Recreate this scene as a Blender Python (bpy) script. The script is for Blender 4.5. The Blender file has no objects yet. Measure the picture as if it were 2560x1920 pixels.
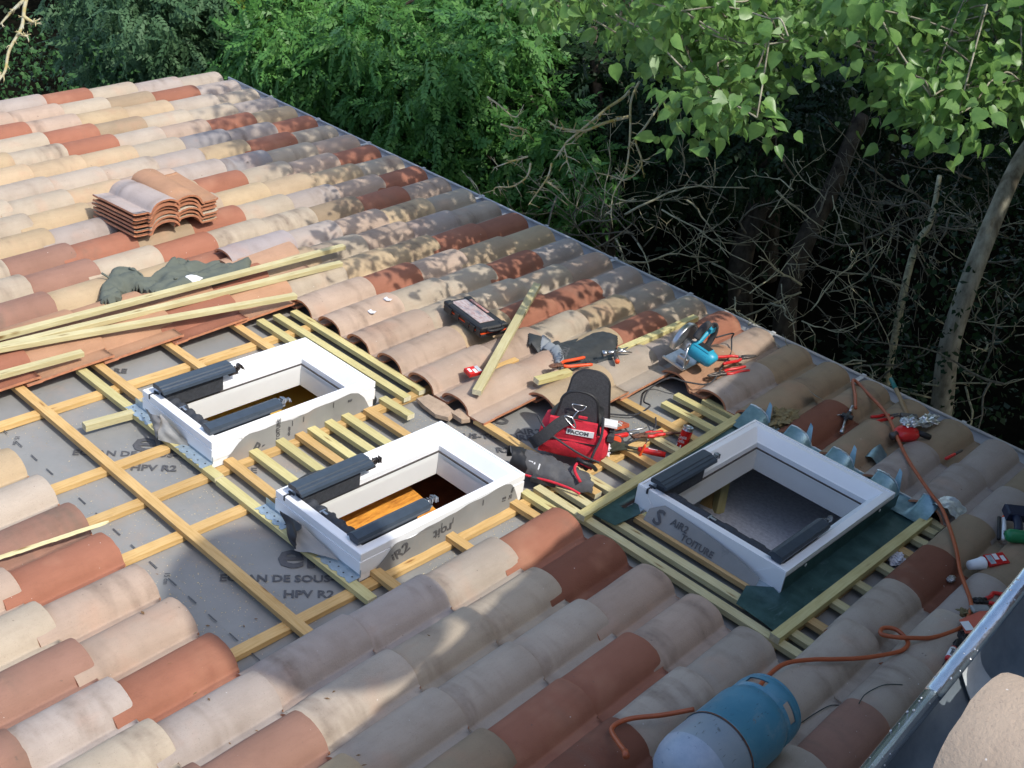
import bpy, bmesh, math, random
import numpy as np
from mathutils import Matrix, Vector, noise as mnoise
random.seed(7); rng=np.random.default_rng(11)
R=math.radians
sc=bpy.context.scene; COL=sc.collection
A=0.248; B=0.39112; SLOPE=R(15)
# roof frame: x = along the eave, y = down the slope, z = square to the roof
MR=Matrix.Rotation(-SLOPE,4,'X')
I4=Matrix.Identity(4)
# ---------------- camera ----------------
cd=bpy.data.cameras.new('camera'); cam=bpy.data.objects.new('camera',cd); COL.objects.link(cam); sc.camera=cam
cd.sensor_width=36; cd.lens=3049.0/2560*36; cd.clip_end=200; cd.clip_start=0.05
rx=Vector((0.71893169,0.69256924,-0.05903452)); up=Vector((-0.41755319,0.49821981,0.75988575)); fw=Vector((-0.55568566,0.5216559,-0.6473705))
m=Matrix((rx,up,-fw)).transposed().to_4x4(); m.translation=Vector((1.45014601,-4.88686209,4.51843373)); cam.matrix_world=m
# ---------------- light ----------------
SUN=(MR@Vector((.615,.024,.788))).normalized()
w=bpy.data.worlds.new('World'); sc.world=w; w.use_nodes=True; nt=w.node_tree
bg=nt.nodes['Background']; sky=nt.nodes.new('ShaderNodeTexSky'); sky.sky_type='NISHITA'; sky.sun_disc=False
sky.sun_elevation=math.asin(SUN.z); sky.sun_rotation=math.atan2(SUN.x,SUN.y); sky.dust_density=2.0
nt.links.new(sky.outputs[0],bg.inputs[0]); bg.inputs[1].default_value=0.15; sky.ozone_density=1.0; sky.air_density=1.0
ld=bpy.data.lights.new('sun','SUN'); ld.energy=2.0; ld.angle=R(0.53); ld.color=(1,.965,.895)
lo=bpy.data.objects.new('sun',ld); COL.objects.link(lo); lo.rotation_euler=SUN.to_track_quat('Z','Y').to_euler(); lo.location=(6,0,9)
sc.view_settings.view_transform='Standard'; sc.view_settings.look='None'; sc.view_settings.exposure=0.93; sc.view_settings.gamma=1
# ---------------- helpers ----------------
def lin(c):
    return tuple(((x/255)/12.92 if x/255<=.04045 else ((x/255+.055)/1.055)**2.4) for x in c)
def tag(o,label=None,cat=None,group=None,kind=None):
    if label: o['label']=label
    if cat: o['category']=cat
    if group: o['group']=group
    if kind: o['kind']=kind
    return o
ORG={}
def thing(name,label,cat,p=(0,0,0),group=None,frame=MR,rz=0,M=None):
    o=bpy.data.objects.new(name,None); COL.objects.link(o); o.empty_display_size=.05
    L=Matrix.Translation(Vector(p))@Matrix.Rotation(rz,4,'Z') if M is None else M
    o.matrix_world=frame@L; ORG[o.name]=None
    return tag(o,label,cat,group)
class MB:
    def __init__(s): s.v=[];s.f=[];s.m=[];s.sm=[]
    def add(s,vs,fs,mi=0,smooth=False,M=None):
        n=len(s.v); s.v+= [tuple(M@Vector(v)) if M is not None else tuple(v) for v in vs]
        s.f+=[tuple(i+n for i in f) for f in fs]; s.m+=[mi]*len(fs); s.sm+=[smooth]*len(fs); return s
    def box(s,x0,x1,y0,y1,z0,z1,mi=0,M=None,bev=0.0):
        if bev:
            b=bev; vs=[];
            for z,i in ((z0,b),(z0+b,0),(z1-b,0),(z1,b)):
                vs+=[(x0+i,y0+b*.0+i,z),(x1-i,y0+i,z),(x1-i,y1-i,z),(x0+i,y1-i,z)]
            fs=[(3,2,1,0),(12,13,14,15)]
            for k in range(3):
                for q in range(4): fs.append((4*k+q,4*k+(q+1)%4,4*k+4+(q+1)%4,4*k+4+q))
            return s.add(vs,fs,mi,False,M)
        vs=[(x0,y0,z0),(x1,y0,z0),(x1,y1,z0),(x0,y1,z0),(x0,y0,z1),(x1,y0,z1),(x1,y1,z1),(x0,y1,z1)]
        return s.add(vs,[(3,2,1,0),(4,5,6,7),(0,1,5,4),(1,2,6,5),(2,3,7,6),(3,0,4,7)],mi,False,M)
    def prism(s,poly,z0,z1,mi=0,M=None,smooth=False):
        n=len(poly); vs=[(x,y,z0) for x,y in poly]+[(x,y,z1) for x,y in poly]
        fs=[tuple(range(n-1,-1,-1)),tuple(range(n,2*n))]+[(i,(i+1)%n,n+(i+1)%n,n+i) for i in range(n)]
        return s.add(vs,fs,mi,smooth,M)
    def tube(s,pts,r,seg=8,mi=0,cap=True,M=None):
        pts=[Vector(p) for p in pts]; n=len(pts); vs=[];fs=[]; nrm=None
        rr=r if hasattr(r,'__len__') else [r]*n
        for i,p in enumerate(pts):
            t=(pts[min(i+1,n-1)]-pts[max(i-1,0)]).normalized()
            if nrm is None:
                nrm=t.orthogonal().normalized()
            nrm=(nrm-t*nrm.dot(t)).normalized(); b=t.cross(nrm)
            for k in range(seg):
                a=2*math.pi*k/seg; vs.append(p+(nrm*math.cos(a)+b*math.sin(a))*rr[i])
        for i in range(n-1):
            for k in range(seg): fs.append((i*seg+k,i*seg+(k+1)%seg,(i+1)*seg+(k+1)%seg,(i+1)*seg+k))
        if cap: fs+= [tuple(range(seg-1,-1,-1)),tuple(range((n-1)*seg,n*seg))]
        return s.add(vs,fs,mi,True,M)
    def lathe(s,prof,seg=24,mi=0,M=None):
        vs=[];fs=[]
        for r,z in prof:
            for k in range(seg):
                a=2*math.pi*k/seg; vs.append((r*math.cos(a),r*math.sin(a),z))
        n=len(prof)
        for i in range(n-1):
            for k in range(seg): fs.append((i*seg+k,i*seg+(k+1)%seg,(i+1)*seg+(k+1)%seg,(i+1)*seg+k))
        return s.add(vs,fs,mi,True,M)
    def grid(s,fn,nu,nv,mi=0,thick=0,M=None,smooth=True):
        vs=[fn(i/nu,j/nv) for j in range(nv+1) for i in range(nu+1)]
        fs=[(j*(nu+1)+i,j*(nu+1)+i+1,(j+1)*(nu+1)+i+1,(j+1)*(nu+1)+i) for j in range(nv) for i in range(nu)]
        if thick:
            n=len(vs); vs=vs+[(x,y,z-thick) for x,y,z in vs]; f2=[tuple(i+n for i in reversed(f)) for f in fs]
            bd=[i for i in range(nu+1)]+[j*(nu+1)+nu for j in range(1,nv+1)]+[nv*(nu+1)+i for i in range(nu-1,-1,-1)]+[j*(nu+1) for j in range(nv-1,0,-1)]
            e=[(bd[(k+1)%len(bd)],bd[k],bd[k]+n,bd[(k+1)%len(bd)]+n) for k in range(len(bd))]
            s.add(vs,fs+f2,mi,smooth,M); 
            return s.add([vs[i] for f in e for i in f],[tuple(range(4*k,4*k+4)) for k in range(len(e))],mi,False,M)
        return s.add(vs,fs,mi,smooth,M)
    def mesh(s,name,mats):
        me=bpy.data.meshes.new(name); me.from_pydata([tuple(v) for v in s.v],[],s.f); me.validate()
        for mt in (mats if isinstance(mats,(list,tuple)) else [mats]): me.materials.append(mt)
        if len(me.polygons)==len(s.f):
            me.polygons.foreach_set('material_index',s.m); me.polygons.foreach_set('use_smooth',s.sm)
        me.update(); return me
def part(name,mb,mats,parent,loc=None,label=None):
    o=bpy.data.objects.new(name,mb if isinstance(mb,bpy.types.Mesh) else mb.mesh(name,mats)); COL.objects.link(o)
    if parent is not None: o.parent=parent
    if loc is not None: o.matrix_local=loc
    if label: o['label']=label
    return o
def single(name,mb,mats,label,cat,p=(0,0,0),group=None,frame=MR,kind=None,M=None):
    o=part(name,mb,mats,None); o.matrix_world=frame@(Matrix.Translation(Vector(p)) if M is None else M)
    return tag(o,label,cat,group,kind)
def smooth_path(pts,n=8):
    P=[Vector(p) for p in pts]; out=[]
    for i in range(len(P)-1):
        p0=P[max(i-1,0)];p1=P[i];p2=P[i+1];p3=P[min(i+2,len(P)-1)]
        for k in range(n):
            t=k/n; out.append(.5*((2*p1)+(p2-p0)*t+(2*p0-5*p1+4*p2-p3)*t*t+(3*p1-p0-3*p2+p3)*t**3))
    out.append(P[-1]); return out
def text_mesh(txt,size,ext=0.0006,bold=0.0,spacing=1.0):
    c=bpy.data.curves.new('t','FONT'); c.body=txt; c.size=size; c.extrude=ext; c.offset=bold; c.resolution_u=2; c.space_character=spacing
    o=bpy.data.objects.new('t',c); COL.objects.link(o); dg=bpy.context.evaluated_depsgraph_get(); me=bpy.data.meshes.new_from_object(o.evaluated_get(dg))
    bpy.data.objects.remove(o); me.materials.clear(); return me
def put_text(txt,size,mat,parent,M,bold=0.0,spacing=1.0,name='print',ext=.0006):
    me=text_mesh(txt,size,ext,bold,spacing); me.materials.append(mat)
    return part(name,me,None,parent,loc=M)
# ---------------- materials ----------------
def mat(name,col,rough=.6,metal=0,noise_amt=.0,scale=20,col2=None,bump=0,bscale=60,spec=.5,coat=0,trans=0,stretch=None,alpha=None,detail=5):
    m=bpy.data.materials.new(name); m.use_nodes=True; nt=m.node_tree; N=nt.nodes; L=nt.links; b=N['Principled BSDF']
    b.inputs['Roughness'].default_value=rough; b.inputs['Metallic'].default_value=metal; b.inputs['Specular IOR Level'].default_value=spec
    b.inputs['Coat Weight'].default_value=coat
    c=tuple(col)+(1,); b.inputs['Base Color'].default_value=c
    if trans: b.inputs['Transmission Weight'].default_value=trans
    tc=N.new('ShaderNodeTexCoord'); src=tc.outputs['Object']
    if stretch:
        mp=N.new('ShaderNodeMapping'); mp.inputs['Scale'].default_value=stretch; L.new(src,mp.inputs[0]); src=mp.outputs[0]
    if col2 is not None or noise_amt:
        nz=N.new('ShaderNodeTexNoise'); nz.inputs['Scale'].default_value=scale; nz.inputs['Detail'].default_value=detail; nz.inputs['Roughness'].default_value=.65; L.new(src,nz.inputs[0])
        rp=N.new('ShaderNodeValToRGB'); L.new(nz.outputs[0],rp.inputs[0]); rp.color_ramp.elements[0].position=.33; rp.color_ramp.elements[1].position=.67
        c2=tuple(col2)+(1,) if col2 is not None else tuple(x*(1-noise_amt) for x in col)+(1,)
        rp.color_ramp.elements[0].color=c2; rp.color_ramp.elements[1].color=c; L.new(rp.outputs[0],b.inputs['Base Color'])
    if bump:
        n2=N.new('ShaderNodeTexNoise'); n2.inputs['Scale'].default_value=bscale; n2.inputs['Detail'].default_value=6; L.new(src,n2.inputs[0])
        bp=N.new('ShaderNodeBump'); bp.inputs['Strength'].default_value=bump; bp.inputs['Distance'].default_value=.004; L.new(n2.outputs[0],bp.inputs['Height']); L.new(bp.outputs[0],b.inputs['Normal'])
    return m
def tile_material():
    m=bpy.data.materials.new('tile_clay'); m.use_nodes=True; nt=m.node_tree; N=nt.nodes; L=nt.links; b=N['Principled BSDF']; b.inputs['Roughness'].default_value=.82; b.inputs['Specular IOR Level'].default_value=.25
    oi=N.new('ShaderNodeObjectInfo'); tc=N.new('ShaderNodeTexCoord')
    off=N.new('ShaderNodeVectorMath'); off.operation='SCALE'; off.inputs[0].default_value=(37,19,53); L.new(oi.outputs['Random'],off.inputs['Scale'])
    ad=N.new('ShaderNodeVectorMath'); L.new(tc.outputs['Object'],ad.inputs[0]); L.new(off.outputs[0],ad.inputs[1])
    def noise(sc,det,vec,rough=.6):
        n=N.new('ShaderNodeTexNoise'); n.inputs['Scale'].default_value=sc; n.inputs['Detail'].default_value=det; n.inputs['Roughness'].default_value=rough; L.new(vec,n.inputs[0]); return n.outputs[0]
    def ramp(v,a,bb,c0=(0,0,0,1),c1=(1,1,1,1)):
        r=N.new('ShaderNodeValToRGB'); r.color_ramp.elements[0].position=a; r.color_ramp.elements[1].position=bb; r.color_ramp.elements[0].color=c0; r.color_ramp.elements[1].color=c1; L.new(v,r.inputs[0]); return r.outputs[0]
    def mix(f,a,bcol,mode='MIX'):
        x=N.new('ShaderNodeMix'); x.data_type='RGBA'; x.blend_type=mode
        if isinstance(f,float): x.inputs[0].default_value=f
        else: L.new(f,x.inputs[0])
        for s,v in ((6,a),(7,bcol)):
            if isinstance(v,tuple): x.inputs[s].default_value=v
            else: L.new(v,x.inputs[s])
        return x.outputs[2]
    base=oi.outputs['Color']
    c=mix(ramp(noise(5,3,ad.outputs[0]),.3,.7),mix(1.0,base,(.86,.85,.84,1),'MULTIPLY'),base)
    # pinkish bloom where the slip is thin
    c=mix(mix(1.0,ramp(noise(3.2,3,ad.outputs[0]),.55,.72),(.32,.32,.32,1),'MULTIPLY'),c,(.50,.27,.17,1))
    # soot clouds: bands running across the roll, strength in alpha of the object colour
    mp=N.new('ShaderNodeMapping'); mp.inputs['Scale'].default_value=(3.2,13,3.2); L.new(ad.outputs[0],mp.inputs[0])
    s1=ramp(noise(1.0,3,mp.outputs[0],.5),.46,.70); s2=ramp(noise(22,5,ad.outputs[0]),.15,.75)
    s3=ramp(noise(3.0,1,ad.outputs[0]),.42,.58)
    mu=N.new('ShaderNodeMath'); mu.operation='MULTIPLY'; L.new(s1,mu.inputs[0]); L.new(s2,mu.inputs[1])
    mu3=N.new('ShaderNodeMath'); mu3.operation='MULTIPLY'; L.new(mu.outputs[0],mu3.inputs[0]); L.new(s3,mu3.inputs[1])
    mu2=N.new('ShaderNodeMath'); mu2.operation='MULTIPLY'; L.new(mu3.outputs[0],mu2.inputs[0]); L.new(oi.outputs['Alpha'],mu2.inputs[1])
    c=mix(mu2.outputs[0],c,(.165,.118,.088,1))
    # fine dark grains and pale chips
    c=mix(mix(1.0,ramp(noise(240,2,ad.outputs[0]),.62,.68),(.25,.25,.25,1),'MULTIPLY'),c,(.13,.10,.085,1))
    c=mix(mix(1.0,ramp(noise(75,1,ad.outputs[0]),.80,.82),(.6,.6,.6,1),'MULTIPLY'),c,(.75,.72,.68,1))
    c=mix(mix(1.0,ramp(noise(38,2,ad.outputs[0]),.74,.77),(.6,.6,.6,1),'MULTIPLY'),c,(.14,.10,.08,1))
    # worn grey film and small rubbed streaks along the barrel
    mp2=N.new('ShaderNodeMapping'); mp2.inputs['Scale'].default_value=(30,4,30); L.new(ad.outputs[0],mp2.inputs[0])
    c=mix(mix(1.0,ramp(noise(1.0,6,mp2.outputs[0],.7),.50,.80),(.28,.28,.28,1),'MULTIPLY'),c,mix(1.0,c,(.62,.58,.54,1),'MULTIPLY'))
    c=mix(mix(1.0,ramp(noise(9,7,ad.outputs[0],.75),.52,.74),(.35,.35,.35,1),'MULTIPLY'),c,mix(1.0,c,(.72,.70,.68,1),'MULTIPLY'))
    L.new(c,b.inputs['Base Color'])
    bp=N.new('ShaderNodeBump'); bp.inputs['Strength'].default_value=.45; bp.inputs['Distance'].default_value=.004; L.new(noise(140,6,ad.outputs[0],.7),bp.inputs['Height']); L.new(bp.outputs[0],b.inputs['Normal'])
    return m
M_TILE=tile_material()
M_CLAY=mat('raw_clay',(.50,.21,.11),.85,noise_amt=.35,scale=30,bump=.3)
def wood(name,c,c2):
    m=mat(name,c,.7,col2=c2,scale=6,stretch=(1.2,16,16),bump=.35,bscale=18); nt=m.node_tree; N=nt.nodes; L=nt.links; b=N['Principled BSDF']; src=b.inputs['Base Color'].links[0].from_socket
    tc=N.new('ShaderNodeTexCoord'); oi=N.new('ShaderNodeObjectInfo'); mp=N.new('ShaderNodeMapping'); mp.inputs['Scale'].default_value=(4.5,26,12); L.new(tc.outputs['Object'],mp.inputs[0])
    ad=N.new('ShaderNodeVectorMath'); L.new(mp.outputs[0],ad.inputs[0]); L.new(oi.outputs['Random'],ad.inputs[1])
    vo=N.new('ShaderNodeTexVoronoi'); vo.inputs['Scale'].default_value=1; L.new(ad.outputs[0],vo.inputs[0])
    r=N.new('ShaderNodeValToRGB'); r.color_ramp.elements[0].position=.05; r.color_ramp.elements[1].position=.17; r.color_ramp.elements[0].color=(.42,.28,.16,1); r.color_ramp.elements[1].color=(1,1,1,1); L.new(vo.outputs['Distance'],r.inputs[0])
    nz=N.new('ShaderNodeTexNoise'); nz.inputs['Scale'].default_value=3; nz.inputs['Detail'].default_value=7; L.new(tc.outputs['Object'],nz.inputs[0]); r2=N.new('ShaderNodeValToRGB'); r2.color_ramp.elements[0].position=.3; r2.color_ramp.elements[1].position=.7; r2.color_ramp.elements[0].color=(.78,.75,.70,1); r2.color_ramp.elements[1].color=(1.0,1.0,1.0,1); L.new(nz.outputs[0],r2.inputs[0])
    gr=N.new('ShaderNodeMapRange'); gr.inputs[3].default_value=.84; gr.inputs[4].default_value=1.08; L.new(oi.outputs['Random'],gr.inputs[0])
    c0=src
    for s_ in (r.outputs[0],r2.outputs[0],gr.outputs[0]):
        x=N.new('ShaderNodeMix'); x.data_type='RGBA'; x.blend_type='MULTIPLY'; x.inputs[0].default_value=1; L.new(c0,x.inputs[6]); L.new(s_,x.inputs[7]); c0=x.outputs[2]
    L.new(c0,b.inputs['Base Color']); return m
M_WY=wood('treated_pine',(.66,.60,.30),(.54,.47,.20)); M_WG=wood('pale_pine',(.64,.59,.35),(.54,.47,.24)); M_WO=wood('orange_pine',(.72,.49,.22),(.58,.36,.12)); M_WT=wood('tan_pine',(.66,.46,.22),(.52,.33,.13))
M_WEND=mat('end_grain',(.74,.68,.46),.8,noise_amt=.25,scale=60)
M_PAINT=mat('white_frame_paint',(.86,.87,.88),.38,noise_amt=.04,scale=8)
M_LINING=mat('lining_board',(.70,.70,.68),.7,noise_amt=.05,scale=6)
M_ANTH=mat('anthracite_plastic',(.045,.062,.085),.42,noise_amt=.2,scale=30)
M_FOAM=mat('black_foam',(.045,.05,.06),.8,noise_amt=.4,scale=60,bump=.5,bscale=90)
M_BLACK=mat('black_rubber',(.018,.018,.02),.55,noise_amt=.3,scale=30)
M_INK=mat('print_ink',(.095,.095,.10),.7,noise_amt=.3,scale=80)
M_ZINC=mat('galvanised_steel',(.52,.58,.62),.38,metal=.85,noise_amt=.3,scale=18,bump=.1,bscale=40)
M_GALV=mat('galvanised_bracket',(.42,.52,.58),.45,metal=.5,noise_amt=.25,scale=30)
M_FLASH=mat('green_film_flashing',(.030,.070,.068),.30,metal=.5,col2=(.075,.15,.15),scale=9,bump=.5,bscale=7)
M_STEEL=mat('steel',(.55,.55,.56),.3,metal=.95,noise_amt=.15)
M_DSTEEL=mat('dark_steel',(.14,.12,.11),.5,metal=.7,noise_amt=.4,scale=50)
M_RUST=mat('rusty_steel',(.20,.095,.06),.75,metal=.3,noise_amt=.5,scale=60,bump=.4)
M_RED=mat('red_plastic',(.62,.02,.02),.35,noise_amt=.12)
M_ORANGE=mat('orange_red_grip',(.78,.09,.02),.4,noise_amt=.15)
M_CYAN=mat('cyan_plastic',(.03,.36,.52),.4,noise_amt=.12)
M_DGREY=mat('dark_grey_fabric',(.055,.055,.06),.9,noise_amt=.35,scale=90,bump=.5,bscale=160)
M_REDF=mat('red_fabric',(.68,.025,.05),.85,noise_amt=.25,scale=40,bump=.6,bscale=200)
M_WHITE=mat('white_plastic',(.8,.8,.79),.5,noise_amt=.06)
M_PAPER=mat('white_paper',(.72,.72,.76),.8,noise_amt=.15,scale=30,bump=.3)
M_FOIL=mat('foil',(.75,.76,.78),.28,metal=1,noise_amt=.2,scale=50,bump=.6,bscale=60)
M_HOSE=mat('orange_hose',(.42,.095,.03),.45,noise_amt=.2,scale=25)
M_GREEN=mat('green_plastic',(.01,.20,.07),.4,noise_amt=.15)
M_GLOVE=mat('khaki_leather',(.24,.19,.09),.85,noise_amt=.4,scale=30,bump=.6,bscale=50)
M_BLUE=mat('gas_blue',(.040,.19,.285),.42,col2=(.09,.255,.345),scale=5,bump=.15,bscale=12,detail=9)
M_BGREY=mat('gas_grey',(.20,.26,.31),.4,col2=(.27,.31,.34),scale=6,bump=.12,bscale=12,detail=8)
M_BASE=mat('gas_base_metal',(.26,.32,.40),.5,metal=.1,col2=(.36,.41,.48),scale=14,bump=.3,bscale=25,detail=8)

def weather(m,col,sc=30,lo=.66,hi=.70,stretch=(1,1,1),amt=.9):
    nt=m.node_tree; N=nt.nodes; L=nt.links; b=N['Principled BSDF']; src=b.inputs['Base Color'].links[0].from_socket if b.inputs['Base Color'].links else None
    tc=N.new('ShaderNodeTexCoord'); mp=N.new('ShaderNodeMapping'); mp.inputs['Scale'].default_value=stretch; L.new(tc.outputs['Object'],mp.inputs[0])
    nz=N.new('ShaderNodeTexNoise'); nz.inputs['Scale'].default_value=sc; nz.inputs['Detail'].default_value=8; nz.inputs['Roughness'].default_value=.7; nz.inputs['Distortion'].default_value=.6; L.new(mp.outputs[0],nz.inputs[0])
    r=N.new('ShaderNodeValToRGB'); r.color_ramp.elements[0].position=lo; r.color_ramp.elements[1].position=hi; r.color_ramp.elements[1].color=(amt,amt,amt,1); L.new(nz.outputs[0],r.inputs[0])
    x=N.new('ShaderNodeMix'); x.data_type='RGBA'; L.new(r.outputs[0],x.inputs[0]); L.new(src,x.inputs[6]) if src else None; x.inputs[7].default_value=tuple(col)+(1,); L.new(x.outputs[2],b.inputs['Base Color']); return m
weather(M_BLUE,(.20,.30,.36),14,.55,.75,amt=.5); weather(M_BLUE,(.02,.07,.12),30,.62,.66,(1,3,3)); weather(M_BLUE,(.22,.14,.10),45,.64,.69); weather(M_BLUE,(.30,.33,.34),7,.56,.70,amt=.45); weather(M_BLUE,(.45,.55,.6),60,.68,.71,(4,1,1))
weather(M_BGREY,(.09,.10,.11),28,.62,.66,(1,3,3)); weather(M_BGREY,(.24,.15,.11),40,.68,.72); weather(M_BASE,(.10,.14,.20),38,.62,.65,(2,1,1)); weather(M_BASE,(.6,.65,.7),30,.66,.70)
weather(M_FLASH,(.16,.26,.28),10,.60,.66,(1,.4,1),.6); weather(M_PAINT,(.55,.55,.52),40,.70,.74,amt=.5)
# ---------------- houses (setting structure) ----------------
M_UND=mat('roof_membrane',(.27,.27,.26),.6,col2=(.205,.205,.195),scale=2.2,bump=.8,bscale=4,detail=9); weather(M_UND,(.30,.25,.21),3,.52,.66,amt=.6); weather(M_UND,(.12,.12,.125),14,.62,.68,(1,.3,1),.5)
M_WALL=mat('rendered_wall',(.55,.50,.42),.9,noise_amt=.15,scale=8,bump=.2)
M_GUT=mat('painted_gutter',(.42,.42,.43),.45,noise_amt=.12,scale=14)
M_RIM=mat('pale_gutter_rim',(.58,.57,.55),.5,noise_amt=.2,scale=30)
M_DARKROOM=mat('attic_board',(.55,.19,.07),.8,noise_amt=.4,scale=10)
M_OCHRE=mat('ochre_board',(.80,.52,.10),.7,col2=(.65,.40,.07),scale=4)
M_OSB=mat('orange_osb',(.85,.38,.055),.65,col2=(.42,.15,.02),scale=9,stretch=(8,1.5,5),bump=.5,bscale=14)
M_BLANKET=mat('grey_felt',(.78,.78,.80),.95,col2=(.55,.55,.57),scale=50,bump=.6,bscale=120)
WIN=[(-2.92,-2.375,-3.262,-2.322),(-1.915,-1.375,-3.255,-2.305),(-1.005,-.215,-1.938,-.985)]
house=thing('house','low house with a half opened clay tile roof and a pale gutter along its eave','house',(0,0,0))
U0,U1,V0,V1=-7.12,1.9,-7.0,.04
us=[U0]+list(np.arange(-3.6,.6,.05))+[U1]; vs_=[V0]+list(np.arange(-4.6,-.7,.05))+[V1]
us=sorted(set([round(x,3) for x in us]+[round(a+s,3) for W in WIN for a,s in ((W[0],.03),(W[1],-.03))]))
vs_=sorted(set([round(x,3) for x in vs_]+[round(a+s,3) for W in WIN for a,s in ((W[2],.03),(W[3],-.03))]))
def und_h(u,v):
    return -.082+ (mnoise.noise(Vector((u*1.4,v*2.2,3)))*.006+mnoise.noise(Vector((u*7,v*5,9)))*.0025)
mb=MB(); idx={}
for j,v in enumerate(vs_):
    for i,u in enumerate(us): idx[i,j]=len(mb.v); mb.v.append((u,v,und_h(u,v)))
for j in range(len(vs_)-1):
    for i in range(len(us)-1):
        cu=(us[i]+us[i+1])/2; cv=(vs_[j]+vs_[j+1])/2
        if any(W[0]+.03<cu<W[1]-.03 and W[2]+.03<cv<W[3]-.03 for W in WIN): continue
        mb.f.append((idx[i,j],idx[i+1,j],idx[i+1,j+1],idx[i,j+1])); mb.m.append(0); mb.sm.append(True)
und=part('underlay',mb,M_UND,house)
# walls below (world-vertical), fascia, verge board
def inv(u,v,h): return (u,v,h)
mb=MB(); IR=MR.inverted()
for (x0,x1,y0,y1,z0,z1) in ((U0+.15,1.5,-.32,-.18,-2.8,-.12),(U0+.15,U0+.3,-6.4,-.32,-2.8,-.12)):
    vsx=[IR@Vector(p) for p in ((x0,y0,z0),(x1,y0,z0),(x1,y1,z0),(x0,y1,z0),(x0,y0,z1),(x1,y0,z1),(x1,y1,z1),(x0,y1,z1))]
    if y0<-1:
        for k in (4,5): vsx[k]=IR@Vector((vsx[k].x,y0,-y0*math.tan(SLOPE)-.12))
    mb.add(vsx,[(3,2,1,0),(4,5,6,7),(0,1,5,4),(1,2,6,5),(2,3,7,6),(3,0,4,7)])
part('wall',mb,M_WALL,house)
mb=MB(); mb.box(U0,1.5,.045,.065,-.2,-.05); part('fascia',mb,M_RIM,house)
mb=MB(); mb.box(U0-.03,U0-.005,V0,.06,-.16,.0); part('verge_board',mb,M_RIM,house)
# gutter: open half pipe and a pale rolled rim
mb=MB(); n=10
def gfn(s,t):
    a=math.pi+math.pi*t; return (U0-.06+(1.6-U0)*s, .135+.062*math.cos(a), -.052+.055*math.sin(a))
mb.grid(gfn,1,n,0,0); 
def gfn2(s,t):
    a=math.pi+math.pi*(1-t); return (U0-.06+(1.6-U0)*s, .135+.065*math.cos(a), -.052+.058*math.sin(a))
mb.grid(gfn2,1,n,0,0)
g=part('gutter',mb,M_GUT,house); mb=MB(); mb.tube([(U0-.06,.199,-.048),(-3,.199,-.048),(1.54,.199,-.048)],.0095,10); part('rim',mb,M_RIM,g)
for u in np.arange(-6.6,1.5,.62):
    mb=MB(); mb.box(u,u+.025,.06,.21,-.05,-.045); mb.box(u,u+.025,.195,.214,-.06,-.036); part('bracket',mb,M_RIM,g)
# attic spaces under the three openings
for k,W in enumerate(WIN):
    a,b,c,d=W; x0,x1,y0,y1,z0=a-.5,b+.15,c-.15,d+.5,(-.32,-.50,-.42)[k]
    mb=MB(); mb.box(x0,x0+.02,y0,y1,z0,-.1); mb.box(x1-.02,x1,y0,y1,z0,-.1); mb.box(x0+.02,x1-.02,y0,y0+.02,z0,-.1); mb.box(x0+.02,x1-.02,y1-.02,y1,z0,-.1)
    mb.box(x0,x1,y0,y1,z0-.02,z0)
    part('attic_floor',mb,(M_OCHRE,M_DARKROOM,M_BLANKET)[k],house)
mb=MB(); Mx=Matrix.Translation((-1.94,-2.60,-.270))@Matrix.Rotation(R(3),4,'X')@Matrix.Rotation(R(8),4,'Y'); mb.box(-.10,.30,-.42,.17,-.02,0,M=Mx)
part('ceiling_board',mb,M_OSB,house)
def stick(p0,p1,w,t,mats,name=None,parent=None,bev=.0012,upv=(0,0,1)):
    """square timber whose top centre line runs p0 -> p1, local x along it"""
    p0=Vector(p0);p1=Vector(p1); L=(p1-p0).length; x=(p1-p0).normalized(); z=Vector(upv); z=(z-x*z.dot(x)).normalized(); y=z.cross(x)
    M=Matrix((x,y,z)).transposed().to_4x4(); M.translation=p0
    mb=MB(); n=max(2,int(L/.25)); j=lambda s:random.uniform(-s,s)
    rings=[]
    sec=[(-w/2+bev,-t),(w/2-bev,-t),(w/2,-t+bev),(w/2,-bev),(w/2-bev,0),(-w/2+bev,0),(-w/2,-bev),(-w/2,-t+bev)]
    bow=random.uniform(-.003,.003)*min(1,L); vs=[]
    for i in range(n+1):
        s=i/n; dz=bow*math.sin(math.pi*s)
        vs+=[(L*s,a+j(.0004),b+dz*0+j(.0004)) for a,b in sec]
    fs=[(i*8+k,(i+1)*8+k,(i+1)*8+(k+1)%8,i*8+(k+1)%8) for i in range(n) for k in range(8)]
    mb.add(vs,[f[::-1] for f in fs],0); mb.add(vs[:8],[tuple(range(8))],1); mb.add(vs[-8:],[tuple(range(7,-1,-1))],1)
    return mb,M
def timber(p0,p1,w,t,m,name,label,cat,group=None,frame=MR,upv=(0,0,1),parent=None):
    mb,M=stick(p0,p1,w,t,None,upv=upv); me=mb.mesh(name,[m,M_WEND]); o=bpy.data.objects.new(name,me); COL.objects.link(o)
    if parent is not None: o.parent=parent; o.matrix_local=M
    else: o.matrix_world=frame@M; tag(o,label,cat,group)
    return o
timber((-1.13,-.88,-.24),(-.99,-1.12,-.45),.05,.05,M_WY,'post',None,None,parent=house,upv=(0,1,.2))
timber((-1.10,-1.00,-.36),(-1.06,-1.22,-.45),.07,.05,M_WO,'beam',None,None,parent=house)
mb=MB(); mb.box(-1.22,-1.08,-1.26,-1.05,-.44,-.43); part('cardboard_sheet',mb,M_PAPER,house)
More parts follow.
